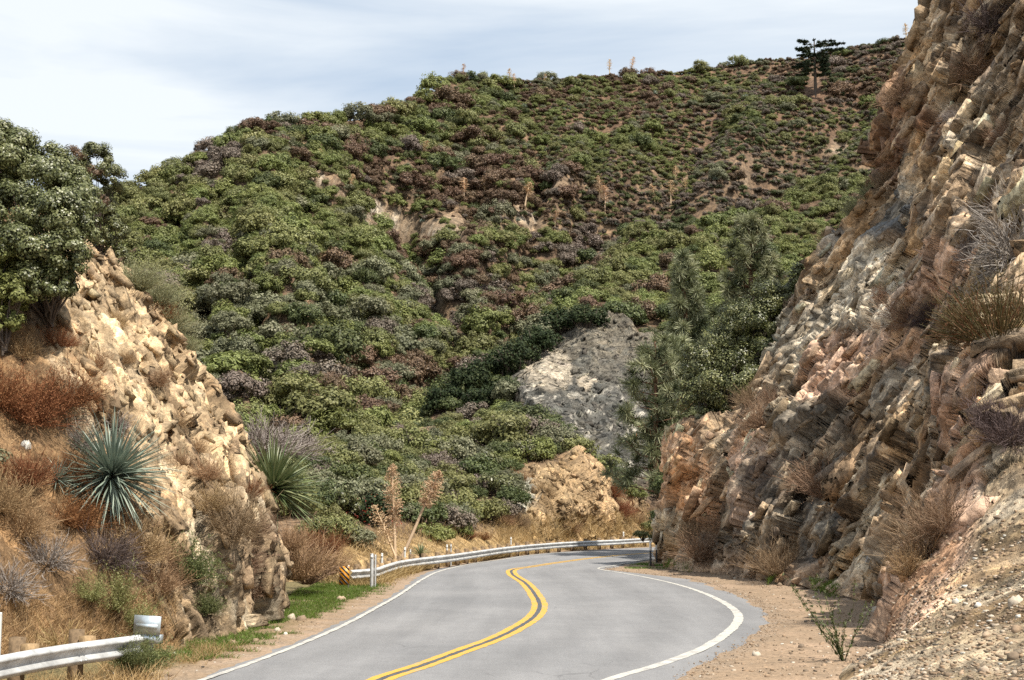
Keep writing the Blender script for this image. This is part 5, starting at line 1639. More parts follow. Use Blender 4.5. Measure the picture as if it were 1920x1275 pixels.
def yucca(label, pos, axis, R, n, meshes, seed, maxang=1.75, group=None, zbias=0.0):
    r = np.random.default_rng(seed)
    t = thing("yucca", label, "yucca", pos, group=group)
    ax = Vector([float(c_) for c_ in axis]).normalized()
    q0 = ax.to_track_quat('Z', 'Y')
    g = Geo()
    g.tube([(0, 0, -.25 * R), (0, 0, 0), (0, 0, .12 * R)], [.10 * R, .13 * R, .05 * R], 8)
    c_ = link("stem", g.mesh("yucca_stem", M_BARK, True), t)
    c_.rotation_mode = 'QUATERNION'
    c_.rotation_quaternion = q0
    for k in range(n):
        f = (k + .5) / n
        an = maxang * f ** .62 + r.normal(0, .05)
        th = k * 2.399963 + r.normal(0, .12)
        d = q0 @ Vector((math.sin(an) * math.cos(th), math.sin(an) * math.sin(th), math.cos(an)))
        d.z -= .10 * f
        o = link("leaf", meshes[int(r.integers(0, len(meshes)))], t, d * (.05 * R))
        o.rotation_mode = 'QUATERNION'
        o.rotation_quaternion = d.to_track_quat('Z', 'Y') @ Matrix.Rotation(float(r.uniform(-.5, .5)), 3, 'Z').to_quaternion()
        L = R * float(r.uniform(.62, 1.1) if r.uniform() < .3 else r.uniform(.85, 1.08)) * (1.0 if f > .12 else .8)
        o.scale = (R, R * float(r.uniform(.2, 1.8)), L)
    for k in range(max(6, n // 6)):
        th = r.uniform(0, 6.28); an = r.uniform(1.5, 2.3)
        d = q0 @ Vector((math.sin(an) * math.cos(th), math.sin(an) * math.sin(th), math.cos(an)))
        d.z -= .45
        o = link("dead_leaf", YD[int(r.integers(0, len(YD)))], t, d * (.04 * R))
        o.rotation_mode = 'QUATERNION'
        o.rotation_quaternion = d.to_track_quat('Z', 'Y')
        o.scale = (R * .8, R * 1.5, R * float(r.uniform(.4, .75)))
    return t
p_, n_ = left.at(200, 905)
d_ = proj(p_)[2]
yucca("large blue green yucca rosette on the brushy bank", p_ + n_ * .22 + np.array([.05, -.2, .02]), n_ * .5 + np.array([.18, -.42, .38]), 122 * d_ / FPX, 280, YB, 1, 1.5)
p_ = P(498, 925, 35.4)
yucca("large green yucca rosette clinging behind the edge of the rock cut", p_ + np.array([.15, .25, .1]), np.array([.62, -.25, .62]), 104 * 36.0 / FPX, 250, YG, 2, 1.45)
p_, n_ = left.at(97, 905)
yucca("small yucca rosette half buried in brush left of the large blue green one", p_ + n_ * .1, n_ + np.array([.1, -.3, .6]), 46 * proj(p_)[2] / FPX, 70, YB, 3, 1.3)
p_, n_ = hillC.at(790, 1036)
yucca("low pale yucca rosette right behind the guardrail posts", P(788, 1040, 58.5), (0, 0, 1), 26 * 58 / FPX, 60, YS, 4, 1.3)
p_, n_ = hillC.at(972, 908)
yucca("small yucca rosette at the left rim of the road cut", p_ + n_ * .1, (0, -.3, 1), 26 * proj(p_)[2] / FPX, 50, YS, 5, 1.4)
# rosettes far off: one small mesh each
def rosette_mesh(seed):
    r = np.random.default_rng(seed)
    d = dirs(r, 90); d[:, 2] = abs(d[:, 2]) * 1.1 - .1
    V, F = ribbons(np.stack([d * .05, d * .6, d * 1.0], 1), .09, .02, r)
    return mesh_np("far_yucca", V, F, {"tint": ('FLOAT', np.repeat(r.uniform(.3, 1, 90), 6))}, False, LM["yucca"])
RO = [rosette_mesh(k) for k in range(2)]
ros_named = []
for (px_, py_, r_) in ((985, 205, 7), (1000, 203, 8), (1037, 204, 8), (1060, 208, 6), (1072, 208, 6), (1024, 176, 6), (1108, 178, 6), (1232, 180, 7), (1402, 185, 7), (1148, 382, 8), (1134, 412, 8), (1003, 410, 8), (972, 416, 8), (1055, 640, 6), (745, 640, 6), (795, 330, 8), (797, 420, 7), (845, 437, 8), (1150, 430, 8), (1040, 450, 7), (1345, 340, 8), (1330, 350, 7), (630, 262, 8), (628, 245, 7)):
    p_, _ = hillA.at(px_, py_, 9)
    o = link("far_yucca", RO[int(rr.integers(0, 2))], None, category="yucca")
    ros_named.append(("small blue green yucca rosette " + min(ZONES, key=lambda z_: (z_[0] - px_) ** 2 + (z_[1] - py_) ** 2)[2], px_, o, "yucca rosettes on the far hillside"))
    place(o, p_ + np.array([0, -.3, .25]), (0, -.4, 1), float(rr.uniform(0, 6)), r_ * proj(p_)[2] / FPX)

label_alike(ros_named)
# ------------------------------------------------------------------ near brush, unit height meshes
BR = {}
for v in range(2):
    BR["fan", v] = brush_mesh("fan_brush", LM["pinkbrush"], 900 + v, 1, 110, 9, 1.2, .010, .25, 900, .028, .35, .012)
    BR["tan", v] = brush_mesh("tan_brush", LM["drybrush"], 910 + v, 1, 120, 9, 1.25, .011, .2, 1500, .035, .35, .015)
    BR["red", v] = brush_mesh("red_brush", LM["redbrush"], 920 + v, 1, 140, 8, 1.3, .010, .15, 3600, .04, .35, .015)
    BR["greydead", v] = brush_mesh("dead_brush", LM["greydead"], 930 + v, 1, 90, 9, 1.45, .016, -.1, 0, .03, .4, .05)
    BR["purple", v] = brush_mesh("dead_purple_brush", LM["purpledead"], 940 + v, 1, 130, 12, 1.35, .011, .05, 0, .03, .35, .04)
    BR["wiry", v] = brush_mesh("wiry_brush", LM["wiry"], 950 + v, 1, 190, 3, 1.15, .012, .45, 900, .03, .15)
    BR["sage", v] = brush_mesh("sage_brush", LM["sage"], 960 + v, 1, 220, 5, 1.1, .012, .25, 2200, .05)
    BR["sprig", v] = brush_mesh("leafy_brush", LM["olive"], 970 + v, 1, 120, 5, 1.0, .010, .3, 2400, .055)
    BR["darkleafy", v] = brush_mesh("dark_leafy_brush", LM["dark"], 980 + v, 1, 150, 6, 1.25, .010, .25, 5200, .06)
    BR["coarse", v] = brush_mesh("coarse_dry_stems", LM["drygrass"], 990 + v, 1, 26, 3, 1.2, .02, .2, 0, .03, .4, .02)
def brush(px, py, h, kind, label, S=None, Y=None, lean=.5, name="dry_bush", group=None, sx=1.0, up=None, out=0.0):
    """stands at photo pixel (px, py), h pixels tall"""
    if Y is None:
        p_, n_ = S.at(px, py)
    else:
        p_, n_ = P(px, py, Y), np.array([0, 0, 1.0])
    d_ = proj(p_)[2]
    o = link(name, BR[kind, int(rr.integers(0, 2))], None, label=label, category="bush")
    if group:
        o["group"] = group
    hh = .85 * h * d_ / FPX
    u = (n_ * lean + np.array([0, 0, 1 - lean * .6])) if up is None else np.array(up)
    place(o, p_ + n_ * out - n_ * .04 * hh, u, float(rr.uniform(0, 6.28)), (hh * sx, hh * sx, hh))
    return o
R_ = cliff
for a in (
    (1705, 608, 100, "fan", "dry purplish tan bush left of the wiry red green bush", .8),
    (1735, 600, 60, "purple", "dark dead twigs at the foot of the purplish tan bush", .9),
    (1548, 930, 110, "fan", "dry tan bush fanned across the middle of the dark rock", .75),
    (1505, 915, 60, "fan", "small dry tuft beside the fanned tan bush on dark rock", .75),
    (1318, 1050, 90, "fan", "dry brown bush at the foot of the far pink buttress", .6),
    (1302, 1012, 60, "fan", "small dry bush halfway up the far pink buttress", .7),
    (1460, 1080, 95, "fan", "dry brown bush on the gravel edge under the cliff", .5),
    (1445, 1040, 60, "fan", "small dry tuft above the bush on the gravel edge", .7),
    (1738, 1050, 140, "fan", "tall dry brown bush in the hollow behind the pink rib", .6),
    (1770, 1000, 120, "fan", "dry brown bush pressed against the pink rib", .6),
    (1700, 1075, 70, "tan", "low dry bush at the foot of the hollow behind the pink rib", .5),
    (1425, 800, 80, "fan", "dry tufted bush on the ledge right of the live oak", .6),
    (1405, 760, 56, "fan", "pale dry tuft spilling over the ledge under the oak", .6),
    (1450, 760, 50, "fan", "dry tuft on the upper part of the oak ledge", .6),
    (1556, 462, 48, "fan", "round dry bush on the cliff shoulder below the skyline", .3),
    (1690, 190, 70, "fan", "dry bush growing out of the cliff skyline below the top", .6),
    (1664, 345, 48, "fan", "dry bush on the cliff skyline at mid height", .6),
    (1640, 372, 46, "sage", "pale green bush on the cliff skyline shoulder", .4),
    (1600, 405, 40, "sage", "small pale green tuft where the cliff shoulder flattens", .3),
    (1830, 125, 85, "fan", "brownish bush high on the cliff near the top", .7),
    (1860, 60, 90, "purple", "purplish dead bush at the top of the cliff", .7),
    (1785, 225, 40, "greydead", "thin grey twigs on the cliff below the ochre block", .8),
    (1880, 265, 60, "fan", "dry grass like bush on the upper right slope", .6),
    (1895, 480, 135, "greydead", "tangle of grey dead branches spilling down the cliff", .8),
    (1915, 420, 120, "greydead", "upper part of grey dead branches at the picture's right edge", .8),
    (1868, 650, 170, "wiry", "big wiry bush with red and green upright stems", .5),
    (1905, 640, 150, "wiry", "wiry red green bush at the right edge beside its bigger twin", .4),
    (1825, 630, 110, "wiry", "smaller wiry red stems left of the big wiry bush", .6),
    (1890, 830, 110, "purple", "purplish dead twig bush above the pale gravel slope", .6),
    (1850, 800, 80, "purple", "smaller purplish dead bush beside the pink rib's top", .6),
    (1810, 470, 50, "greydead", "few grey twigs above the pink rock band", .8),
    (1725, 1022, 34, "sprig", "bright green sprig standing out of dry bush in the hollow", .5),
    (1650, 560, 36, "fan", "small dry tuft on the pale rock face", .7),
    (1600, 850, 40, "fan", "small dry tuft on brown rock in mid cliff", .7),
    (1780, 400, 44, "fan", "dry tuft beside the ochre blocks", .7),
    ):
    brush(*a[:5], S=R_, lean=a[5])

# wispy seedling on the shoulder, in front
g0 = G(1582, 1245)
wt = thing("wispy_plant", "wispy green seedling with thin upright stems on the gravel in front", "plant", (g0[0], g0[1], ground_z(g0[0], g0[1])))
r = np.random.default_rng(91)
for k in range(14):
    a = r.uniform(0, 6.28); sp_ = r.uniform(.3, .95); ln = r.uniform(.55, 1.5)
    e = np.array([math.cos(a) * sp_ * ln * 1.1 - .12, math.sin(a) * sp_ * ln * .6, ln])
    pts = np.array([(0, 0, -.05), e * .35 + r.normal(0, .04, 3), e * .7 + r.normal(0, .05, 3), e])
    dense = curve_pts(pts, 16)
    V1, F1 = ribbons(dense[None], .022, .009, r)
    m = int(60 * ln)
    s_ = r.integers(2, 16, m)
    V3, F3 = leaf_quads(dense[s_] + r.normal(0, .018, (m, 3)), dirs(r, m), .065, .024, r, np.repeat((e / np.linalg.norm(e))[None], m, 0) + dirs(r, m) * .6)
    link("stem", mesh_np("wispy_stem", np.concatenate([V1, V3]), np.concatenate([F1, F3 + len(V1)]), {"tint": ('FLOAT', np.concatenate([np.full(len(V1), .1), np.repeat(r.uniform(.3, .8, m), 4)]))}, False, LM["dark"]), wt)

# ---- left bank plants
L_ = left
OAKY = float(left.at(95, 590)[0][1]) - .5
tree_px("scrub_oak", "grey green scrub oak filling the upper left of the bank", "oak",
        [(15, 290, 62, 60, 0), (75, 325, 66, 60, .2), (130, 350, 46, 50, .2), (-30, 270, 60, 60, 0), (30, 400, 70, 66, -.6), (105, 410, 62, 62, -.8), (60, 470, 70, 52, -.9), (125, 480, 44, 52, -1), (150, 380, 46, 40, -.2), (-40, 340, 70, 80, 0), (-40, 440, 70, 80, 0), (110, 535, 34, 38, -1), (60, 530, 44, 40, -1), (150, 430, 40, 44, -.4)],
        OAKY, (95, 590), 130000, 0.06, 0.037, LM["oak"], 831, .36, 30, 1.0, .028, under=-.7)
tree_px("scrub_oak", "scrub oak with an open twiggy top at the crest of the rock cut", "oak",
        [(180, 300, 40, 36, 0), (205, 340, 34, 36, 0), (165, 350, 40, 40, 0), (190, 400, 36, 40, 0), (215, 440, 28, 34, 0), (140, 320, 30, 28, 0), (225, 480, 20, 26, 0), (185, 455, 26, 26, 0)],
        36.6, (185, 480), 36000, 0.056, 0.034, LM["oak"], 832, .34, 22, 1.0, .025, under=-.7)
tree_px("rusty_shrub", "shrub with rusty red leaves inside the left oaks", "shrub",
        [(140, 295, 26, 24, 0), (175, 330, 18, 20, 0), (192, 380, 14, 30, 0)], 36.0, (170, 440), 2200, 0.05, 0.03, LM["rust"], 833, .4, 14, 1.0, .03)
tree_px("yellow_green_shrub", "yellow green shrub at the left picture edge below the scrub oak", "shrub",
        [(10, 500, 50, 50, 0), (30, 550, 36, 46, 0), (-20, 570, 50, 60, 0), (12, 600, 30, 30, 0)], OAKY - 1.2, (10, 640), 16000, 0.07, 0.04, LM["bright"], 834, .38, 24, 1.0, .025, under=-.7)
for a in (
    (262, 545, 78, "sage", "pale sage brush at the crest of the rock cut", .3), (290, 580, 78, "sage", "second pale sage brush down the crest of the rock cut", .3),
    (318, 625, 76, "sage", "third pale sage brush down the crest, tinged orange", .3), (342, 668, 60, "sage", "lowest pale sage brush on the crest of the cut", .3),
    (305, 600, 50, "red", "orange red tuft among the pale sage brush", .3),
    (60, 790, 120, "red", "wide rust red bush in the middle of the bank at left", .5), (130, 760, 100, "red", "rust red bush right beside the wide one on the bank", .5), (0, 760, 110, "red", "rust red bush cut by the left edge of the picture", .5),
    (110, 660, 70, "red", "rusty bush under the scrub oak", .5), (40, 670, 60, "tan", "tan bush under the yellow green shrub", .5), (180, 700, 60, "tan", "dry tan tuft on the bare upper bank", .5),
    (150, 840, 70, "greydead", "grey dead twigs above the large blue green yucca", .5), (215, 800, 55, "greydead", "thin grey twigs just behind the blue green yucca's top", .5),
    (50, 910, 90, "red", "reddish bush left of the small yucca", .5), (130, 900, 70, "red", "red brown bush between the two bank yuccas", .5), (140, 990, 90, "red", "red brown bush directly under the blue green yucca", .5),
    (40, 1000, 100, "tan", "shaggy tan bush hanging on the lower bank at left", .5), (0, 960, 100, "tan", "tan bush at the left edge above the shaggy one", .5), (90, 1060, 90, "greydead", "grey dead brush above the near guardrail", .5), (20, 1110, 90, "greydead", "grey dead brush at the left edge above the near guardrail", .5),
    (200, 1060, 100, "purple", "dark dead twigs on the bank under the blue green yucca", .5), (260, 1050, 110, "tan", "tan brush on the bank's edge beside the rock", .5), (240, 1000, 70, "tan", "small tan brush below the blue green yucca", .5), (300, 1110, 90, "tan", "tan brush at the foot of the bank", .5),
    (215, 1140, 95, "sprig", "olive green leafy brush above the rail's end plate", .4), (250, 1180, 70, "sprig", "lower leafy brush behind the rail's end plate", .4), (170, 1125, 60, "sprig", "thin leafy stems on the bank above the rail posts", .4),
    (390, 895, 60, "tan", "dry tuft in a crack of the rock cut", .6), (340, 880, 50, "tan", "tiny dry tuft on the pale rock ledge", .6), (300, 720, 46, "tan", "dry tuft high on the pale rock face", .6), (215, 610, 40, "tan", "dry tuft near the top of the pale rock face", .6),
    (240, 680, 36, "tan", "straw tuft on the upper pale rock", .6), (330, 800, 44, "tan", "straw tuft halfway down the pale rock", .6),
    (440, 1010, 120, "fan", "tall tan brush in the gully of the rock cut", .45), (430, 1085, 110, "fan", "lower tan brush in the gully of the rock cut", .45), (470, 1120, 90, "fan", "tan brush at the foot of the gully", .4), (400, 960, 70, "tan", "brown brush at the head of the gully", .5),
    (345, 1080, 90, "darkleafy", "dark leafy bush in a crevice of the rock foot", .5), (390, 1150, 50, "darkleafy", "small dark leafy bush at the rock foot", .4), (310, 1060, 60, "tan", "dry tuft left of the dark crevice bush", .5),
    (470, 930, 50, "red", "reddish dry tuft beside the green yucca's base", .5),
    (370, 850, 40, "tan", "little dry tuft on a ledge under the pale rock", .5), (480, 1000, 60, "fan", "dry tuft below the green yucca", .5),
    ):
    brush(*a[:5], S=L_, lean=a[5])
for a in ((578, 1092, 115, "fan", "big rounded tan brush by the roadside left of the striped marker", 41.5), (560, 1085, 110, "tan", "tan brush between the rock cut and the rounded roadside brush", 40), (622, 1075, 80, "tan", "smaller tan brush behind the striped marker", 47), (605, 1040, 70, "red", "reddish brush top behind the rounded roadside brush", 44), (545, 1030, 70, "tan", "tan brush tucked behind the rock cut's edge", 39.5)):
    brush(*a[:5], Y=a[5], sx=1.05)
brush(495, 850, 110, "greydead", "bare grey branches spreading behind the edge of the rock cut", Y=42, sx=1.2)
brush(540, 850, 90, "greydead", "second bare grey shrub behind the green yucca", Y=46, sx=1.2)
brush(264, 1262, 92, "darkleafy", "dark green bush growing over the near guardrail's end", Y=21.9, sx=1.0, name="roadside_bush")
brush(240, 1245, 66, "darkleafy", "lower dark bush lapping the near rail", Y=21.2, sx=.9, name="roadside_bush")
for a in ((110, 1215, 90, "coarse", "pale straw stems rising behind the near guardrail posts", 22), (60, 1225, 70, "coarse", "straw stems left behind the near guardrail", 21.5), (150, 1205, 70, "coarse", "straw stems next to the last wooden rail post", 22.4)):
    brush(*a[:5], Y=a[5], name="straw_tuft")
# road-cut brush on the spur
for a in ((1070, 996, 40, "tan", "tan brush at the right of the road cut's middle", .4), (1020, 930, 40, "tan", "tan tuft high on the road cut", .4), (975, 985, 36, "fan", "brown tuft at the left foot of the road cut", .4),
          (1165, 965, 46, "red", "reddish brush right of the orange spine", .4), (1190, 985, 40, "tan", "tan brush near the far rail end", .4), (1150, 930, 36, "red", "reddish tuft behind the orange spine", .4), (1215, 975, 36, "tan", "tan brush beside the dark growth", .4), (970, 905, 36, "red", "red brown tuft at the rim of the road cut", .4), (880, 1010, 26, "red", "low red brush behind the guardrail", .2), (905, 1012, 24, "red", "second low red brush behind the guardrail", .2), (950, 985, 34, "tan", "straw brush left of the cut's foot", .3)):
    brush(*a[:5], S=hillC, lean=a[5])
# ------------------------------------------------------------------ guardrails, markers, stones, grass
M_STEEL = mat_plain("galvanised_steel", (0.54, 0.55, 0.55), 0.6, 0.3, 0.38, 3.5, 0.0, 0.5)
M_WOOD = mat_plain("weathered_post_wood", (0.20, 0.14, 0.085), 0.85, 0, 0.5, 14, 0.3, 0.2)
M_WOODL = mat_plain("sawn_post_end", (0.34, 0.235, 0.13), 0.85, 0, 0.4, 20, 0.2, 0.2)
M_WHITEP = mat_plain("white_plastic_post", (0.66, 0.66, 0.63), 0.6, 0, 0.2, 6)
M_BLACKP = mat_plain("black_post_base", (0.03, 0.03, 0.032), 0.6, 0, 0.3, 8)
M_ORANGE = mat_plain("orange_reflective_sheet", (0.70, 0.29, 0.02), 0.45, 0, 0.15, 20)
M_BLACK = mat_plain("black_reflective_sheet", (0.018, 0.018, 0.02), 0.45, 0, 0.2, 20)

def rail_profile():
    zn = [(0.0, .312), (.012, .306), (.078, .262), (.082, .236), (.016, .182), (.012, .156), (.016, .130), (.082, .076), (.078, .050), (.012, .006), (0.0, 0.0)]
    return np.array(zn)
def rail_panel(c0, tang_side, ztop, mat):
    """c0: (n,2) line; profile bulges to tang_side"""
    pr = rail_profile()
    t = np.gradient(c0, axis=0); t /= np.linalg.norm(t, axis=1)[:, None]
    nrm = np.stack([t[:, 1], -t[:, 0]], 1) * tang_side
    zt = np.broadcast_to(ztop, (len(c0),))
    m = len(pr)
    sheets = []
    for off in (0.0, -.005):
        q = c0[:, None] + nrm[:, None] * (pr[:, 0][None, :, None] + off)
        z = zt[:, None] - .312 + pr[:, 1][None]
        sheets.append(np.concatenate([q, z[..., None]], 2).reshape(-1, 3))
    f = grid_faces(len(c0), m)
    n0 = len(sheets[0])
    rim = np.array([[i * m, i * m + n0, (i + 1) * m + n0, (i + 1) * m] for i in range(len(c0) - 1)] + [[i * m + m - 1, (i + 1) * m + m - 1, (i + 1) * m + m - 1 + n0, i * m + m - 1 + n0] for i in range(len(c0) - 1)])
    return mesh_np("rail_panel", np.concatenate(sheets), np.concatenate([f, f[:, ::-1] + n0, rim]), None, True, mat)

def guardrail(label, line, side, spacing, start_post, post_h, panel=3.81, zt=.7, first=0):
    total = np.linalg.norm(np.diff(line, axis=0), axis=1).sum()
    nd = int(total / .2)
    c_ = curve_pts(line, nd)
    t_ = thing("guardrail", label, "guardrail", (float(c_[0, 0]), float(c_[0, 1]), 0))
    org = np.array([c_[0, 0], c_[0, 1]])
    step = int(panel / .2)
    for s in range(0, nd - 2, step):
        seg = c_[s:min(nd, s + step + 1)] - org
        if len(seg) < 3:
            continue
        seg = seg * 1.0
        rp = link("rail_panel", rail_panel(seg, side, zt, M_STEEL), t_)
        # bolts at the splice
        gb = Geo()
        tt = seg[1] - seg[0]; tt /= np.linalg.norm(tt); nn = np.array([tt[1], -tt[0]]) * side
        for dz_ in (.25, .063):
            for da in (.06, .16):
                q = seg[0] + tt * da + nn * .083
                gb.box((q[0], q[1], zt - .312 + dz_), (.03, .03, .03))
        link("bolt", gb.mesh("bolts", M_STEEL), rp)
    tt = np.gradient(c_, axis=0); tt /= np.linalg.norm(tt, axis=1)[:, None]
    ps = int(spacing / .2)
    pm = bl = None
    for k in range(int(start_post / .2), nd - 1, ps):
        nn = np.array([tt[k, 1], -tt[k, 0]]) * side
        ang = math.atan2(tt[k, 1], tt[k, 0])
        if pm is None:
            g = Geo(); g.box((0, 0, post_h / 2 - .2), (.13, .18, post_h + .4))
            pm = g.mesh("post", M_WOOD)
            g = Geo(); g.box((0, 0, 0), (.14, .19, .34))
            bl = g.mesh("block", M_WOODL)
        h_ = float(rr.normal(0, .012))
        q = c_[k] - org - nn * .32
        link("post", pm, t_, (q[0], q[1], h_), (float(rr.normal(0, .02)), float(rr.normal(0, .02)), ang))
        q = c_[k] - org - nn * .112
        link("spacer_block", bl, t_, (q[0], q[1], zt - .10 + h_ * .5), (0, 0, ang))
    return t_, c_

rail_line = [tuple(G(*q, .55)[:2]) for q in ((657, 1069), (696, 1066), (722, 1059), (752, 1051), (795, 1045), (840, 1040), (892, 1033), (944, 1026), (995, 1021), (1064, 1016), (1150, 1012), (1232, 1008))] + [(14.5, 93.6), (23, 98.6)]
far_rail, frc = guardrail("long galvanised guardrail on wooden posts following the outer edge of the bend", np.array(rail_line), 1, 1.6, .8, .68, zt=.55)
near_line = [(-12.5, 2), (-9.6, 11.5)] + [tuple(G(*q, .7)[:2]) for q in ((-60, 1240), (0, 1229), (60, 1218), (131, 1207), (216, 1196))] + [tuple(G(262, 1190, .7)[:2])]
near_rail, nrc = guardrail("near galvanised guardrail on wooden posts at the lower left corner", np.array(near_line), 1, 1.25, .3, .86)
# flared end plate of the near rail
pl = P(276, 1172, 23.2)
g = Geo()
g.box((0, 0, 0), (.45, .012, .30))
g.box((0, -.012, -.02), (.36, .010, .07))
g.box((0, .09, -.22), (.45, .16, .14))
ep = link("end_plate", g.mesh("end_plate", mat_plain("bright_galvanised_plate", (0.55, 0.62, 0.66), .35, .6, .25, 6)), near_rail)
ep.location = (pl[0] - near_rail.location.x, pl[1] - near_rail.location.y, pl[2])
ep.rotation_euler = (0, .06, -.12)
g = Geo(); g.box((0, 0, -.42), (.1, .1, .8))
eq = link("end_post", g.mesh("end_post", M_STEEL), near_rail)
eq.location = (pl[0] - near_rail.location.x, pl[1] + .2 - near_rail.location.y, pl[2])

# ---- striped object marker
op = P(645.5, 1079, 44.6)
mk = thing("striped_marker", "orange and black diagonally striped marker sign at the guardrail's near end", "sign", (op[0], op[1], 0))
W_, H_ = .32, .57
z0 = op[2]
g = Geo(); g.box((0, 0, z0), (W_, .012, H_))
pn = link("panel", g.mesh("panel", M_ORANGE), mk)
def clip_poly(poly, w, h):
    for ax, sgn, lim in ((0, 1, w / 2), (0, -1, w / 2), (1, 1, h / 2), (1, -1, h / 2)):
        out = []
        for i in range(len(poly)):
            a, b = poly[i], poly[(i + 1) % len(poly)]
            ia, ib = sgn * a[ax] <= lim, sgn * b[ax] <= lim
            if ia:
                out.append(a)
            if ia != ib:
                t = (sgn * lim - a[ax]) / (b[ax] - a[ax])
                out.append((a[0] + (b[0] - a[0]) * t, a[1] + (b[1] - a[1]) * t))
        poly = out
        if not poly:
            return []
    return poly
for k in range(-4, 5):
    zc = k * .165 - .03
    poly = clip_poly([(-.3, zc + .3), (.3, zc - .3), (.3, zc - .3 + .078), (-.3, zc + .3 + .078)], W_, H_)
    if len(poly) >= 3:
        m = len(poly)
        Vq = np.array([(x, -.0085, z0 + z) for x, z in poly] + [(x, -.0065, z0 + z) for x, z in poly])
        fs = [np.array([list(range(m))])] + [np.array([[i, i + m, (i + 1) % m + m, (i + 1) % m] for i in range(m)])]
        link("stripe", mesh_np("stripe", Vq, fs, None, False, M_BLACK), pn)
g = Geo(); g.box((.13, .03, z0 / 2 + .06), (.04, .03, z0 + H_ * .9))
link("post", g.mesh("marker_post", M_STEEL), mk)
mk.rotation_euler = (0, 0, -.12)
# ---- posts with reflectors
def flat_post(label, px, top, bot, Y, w, mat, name="marker_post", split=None, reflector=True, lean=0.0, group=None, d=.03):
    pt, pb = P(px, top, Y), P(px, bot, Y)
    t_ = thing(name, label, "post", (pb[0], pb[1], 0), (0, lean, 0), group=group)
    g = Geo()
    zb = -.3 if split is None else pb[2] + (pt[2] - pb[2]) * split
    hh = pt[2] - zb
    V = np.array([(x * w / 2, y * d, z) for z in (zb, pt[2] - .03, pt[2]) for (x, y) in ((-1, .2), (-.35, -.5), (.35, -.5), (1, .2), (.35, .0), (-.35, .0))])
    V[12:, 0] *= .8
    F = [[i * 6 + j, i * 6 + (j + 1) % 6, (i + 1) * 6 + (j + 1) % 6, (i + 1) * 6 + j] for i in range(2) for j in range(6)]
    g.add(V, F); g.F.setdefault(6, []).append(np.array([[12, 13, 14, 15, 16, 17]]))
    link("blade", g.mesh("blade", mat), t_)
    if split is not None:
        g = Geo(); g.box((0, 0, (zb - .35) / 2), (w * .8, d * .8, zb + .35 - .002))
        link("base", g.mesh("base", M_BLACKP), t_)
    if reflector:
        g = Geo(); g.box((0, -.5 * d - .004, pt[2] - .10), (w * .62, .006, .09))
        link("reflector", g.mesh("reflector", mat_plain("white_reflector", (.75, .75, .72), .3)), t_)
    return t_
PGRP = "white marker posts along the guardrail"
flat_post("steel channel post standing in front of the guardrail near the striped marker", 697, 1038, 1088, 44.8, .12, M_STEEL, "steel_post", d=.08)
flat_post("second steel channel post close behind the first one", 703.5, 1040, 1086, 45.2, .07, M_STEEL, "steel_post", d=.10, reflector=False)
flat_post("white marker post just right of the steel channel posts", 716, 1037, 1058, 49.8, .085, M_WHITEP, group=PGRP)
flat_post("white marker post in front of the leaning yucca stalk's foot", 759, 1026, 1046, 55.2, .085, M_WHITEP, group=PGRP)
flat_post("white marker post rising before the dry grass, left of a steel one", 838, 1021, 1036, 60.6, .085, M_WHITEP, group=PGRP)
flat_post("grey steel marker post right beside the white one in the dry grass", 845.5, 1020, 1034, 61.2, .07, M_STEEL, group=PGRP)
flat_post("small grey post between yucca stalk and low pale yucca", 769.5, 1030, 1043, 56, .06, M_STEEL, group=PGRP)
flat_post("white marker post at the left foot of the road cut", 958, 1007, 1021, 72.6, .085, M_WHITEP, group=PGRP)
flat_post("white marker post near the far right end of the guardrail", 1169, 997, 1012, 86.2, .10, M_WHITEP, group=PGRP)
flat_post("thin marker post with white top and black base at the inside of the bend", 1220, 1014, 1061, 59.5, .10, M_WHITEP, "road_marker_post", split=.62, d=.04)
flat_post("slanted white post behind the black based marker post", 1231, 1020, 1036, 63.5, .10, M_WHITEP, "road_marker_post", lean=.0, reflector=False, split=.3)
flat_post("sliver of a white post at the left edge above the near guardrail", -2, 1148, 1210, 20.5, .06, M_WHITEP, reflector=False)

# ------------------------------------------------------------------ stones
def stone_arrays(n, r):
    base = np.array([[x, y, z] for x in (-1, 1) for y in (-1, 1) for z in (-1, 1)], float)
    V = base[None] * r.uniform(.25, 1.0, (n, 8, 3)) * r.uniform(.5, 1.2, (n, 1, 3))
    a = r.uniform(0, 6.28, n)
    ca, sa = np.cos(a)[:, None], np.sin(a)[:, None]
    V = np.stack([V[..., 0] * ca - V[..., 1] * sa, V[..., 0] * sa + V[..., 1] * ca, V[..., 2] * .65], -1)
    F = np.array([[0, 1, 3, 2], [4, 6, 7, 5], [0, 4, 5, 1], [2, 3, 7, 6], [0, 2, 6, 4], [1, 5, 7, 3]])
    return V, F
def mat_stone(name):
    m, n, l, out = new_mat(name)
    t = N(n, "ShaderNodeAttribute", attribute_name="tint").outputs["Fac"]
    tc = n.new("ShaderNodeTexCoord").outputs["Object"]
    c = ramp(n, l, t, [(0.0, (0.09, 0.08, 0.07)), (0.3, (0.22, 0.165, 0.115)), (0.65, (0.38, 0.27, 0.18)), (0.9, (0.50, 0.45, 0.37)), (1.0, (.62, .60, .54))])
    c = mixc(n, l, 1.0, c, ramp(n, l, noise_out(n, l, 25, 4, .6, tc), [(.3, (.75,) * 3), (.7, (1.15,) * 3)]), 'MULTIPLY')
    b = n.new("ShaderNodeBsdfPrincipled")
    b.inputs["Roughness"].default_value = .9
    b.inputs["Specular IOR Level"].default_value = .2
    l.new(c, b.inputs["Base Color"])
    l.new(b.outputs["BSDF"], out.inputs["Surface"])
    return m
M_STONE = mat_stone("loose_stone")
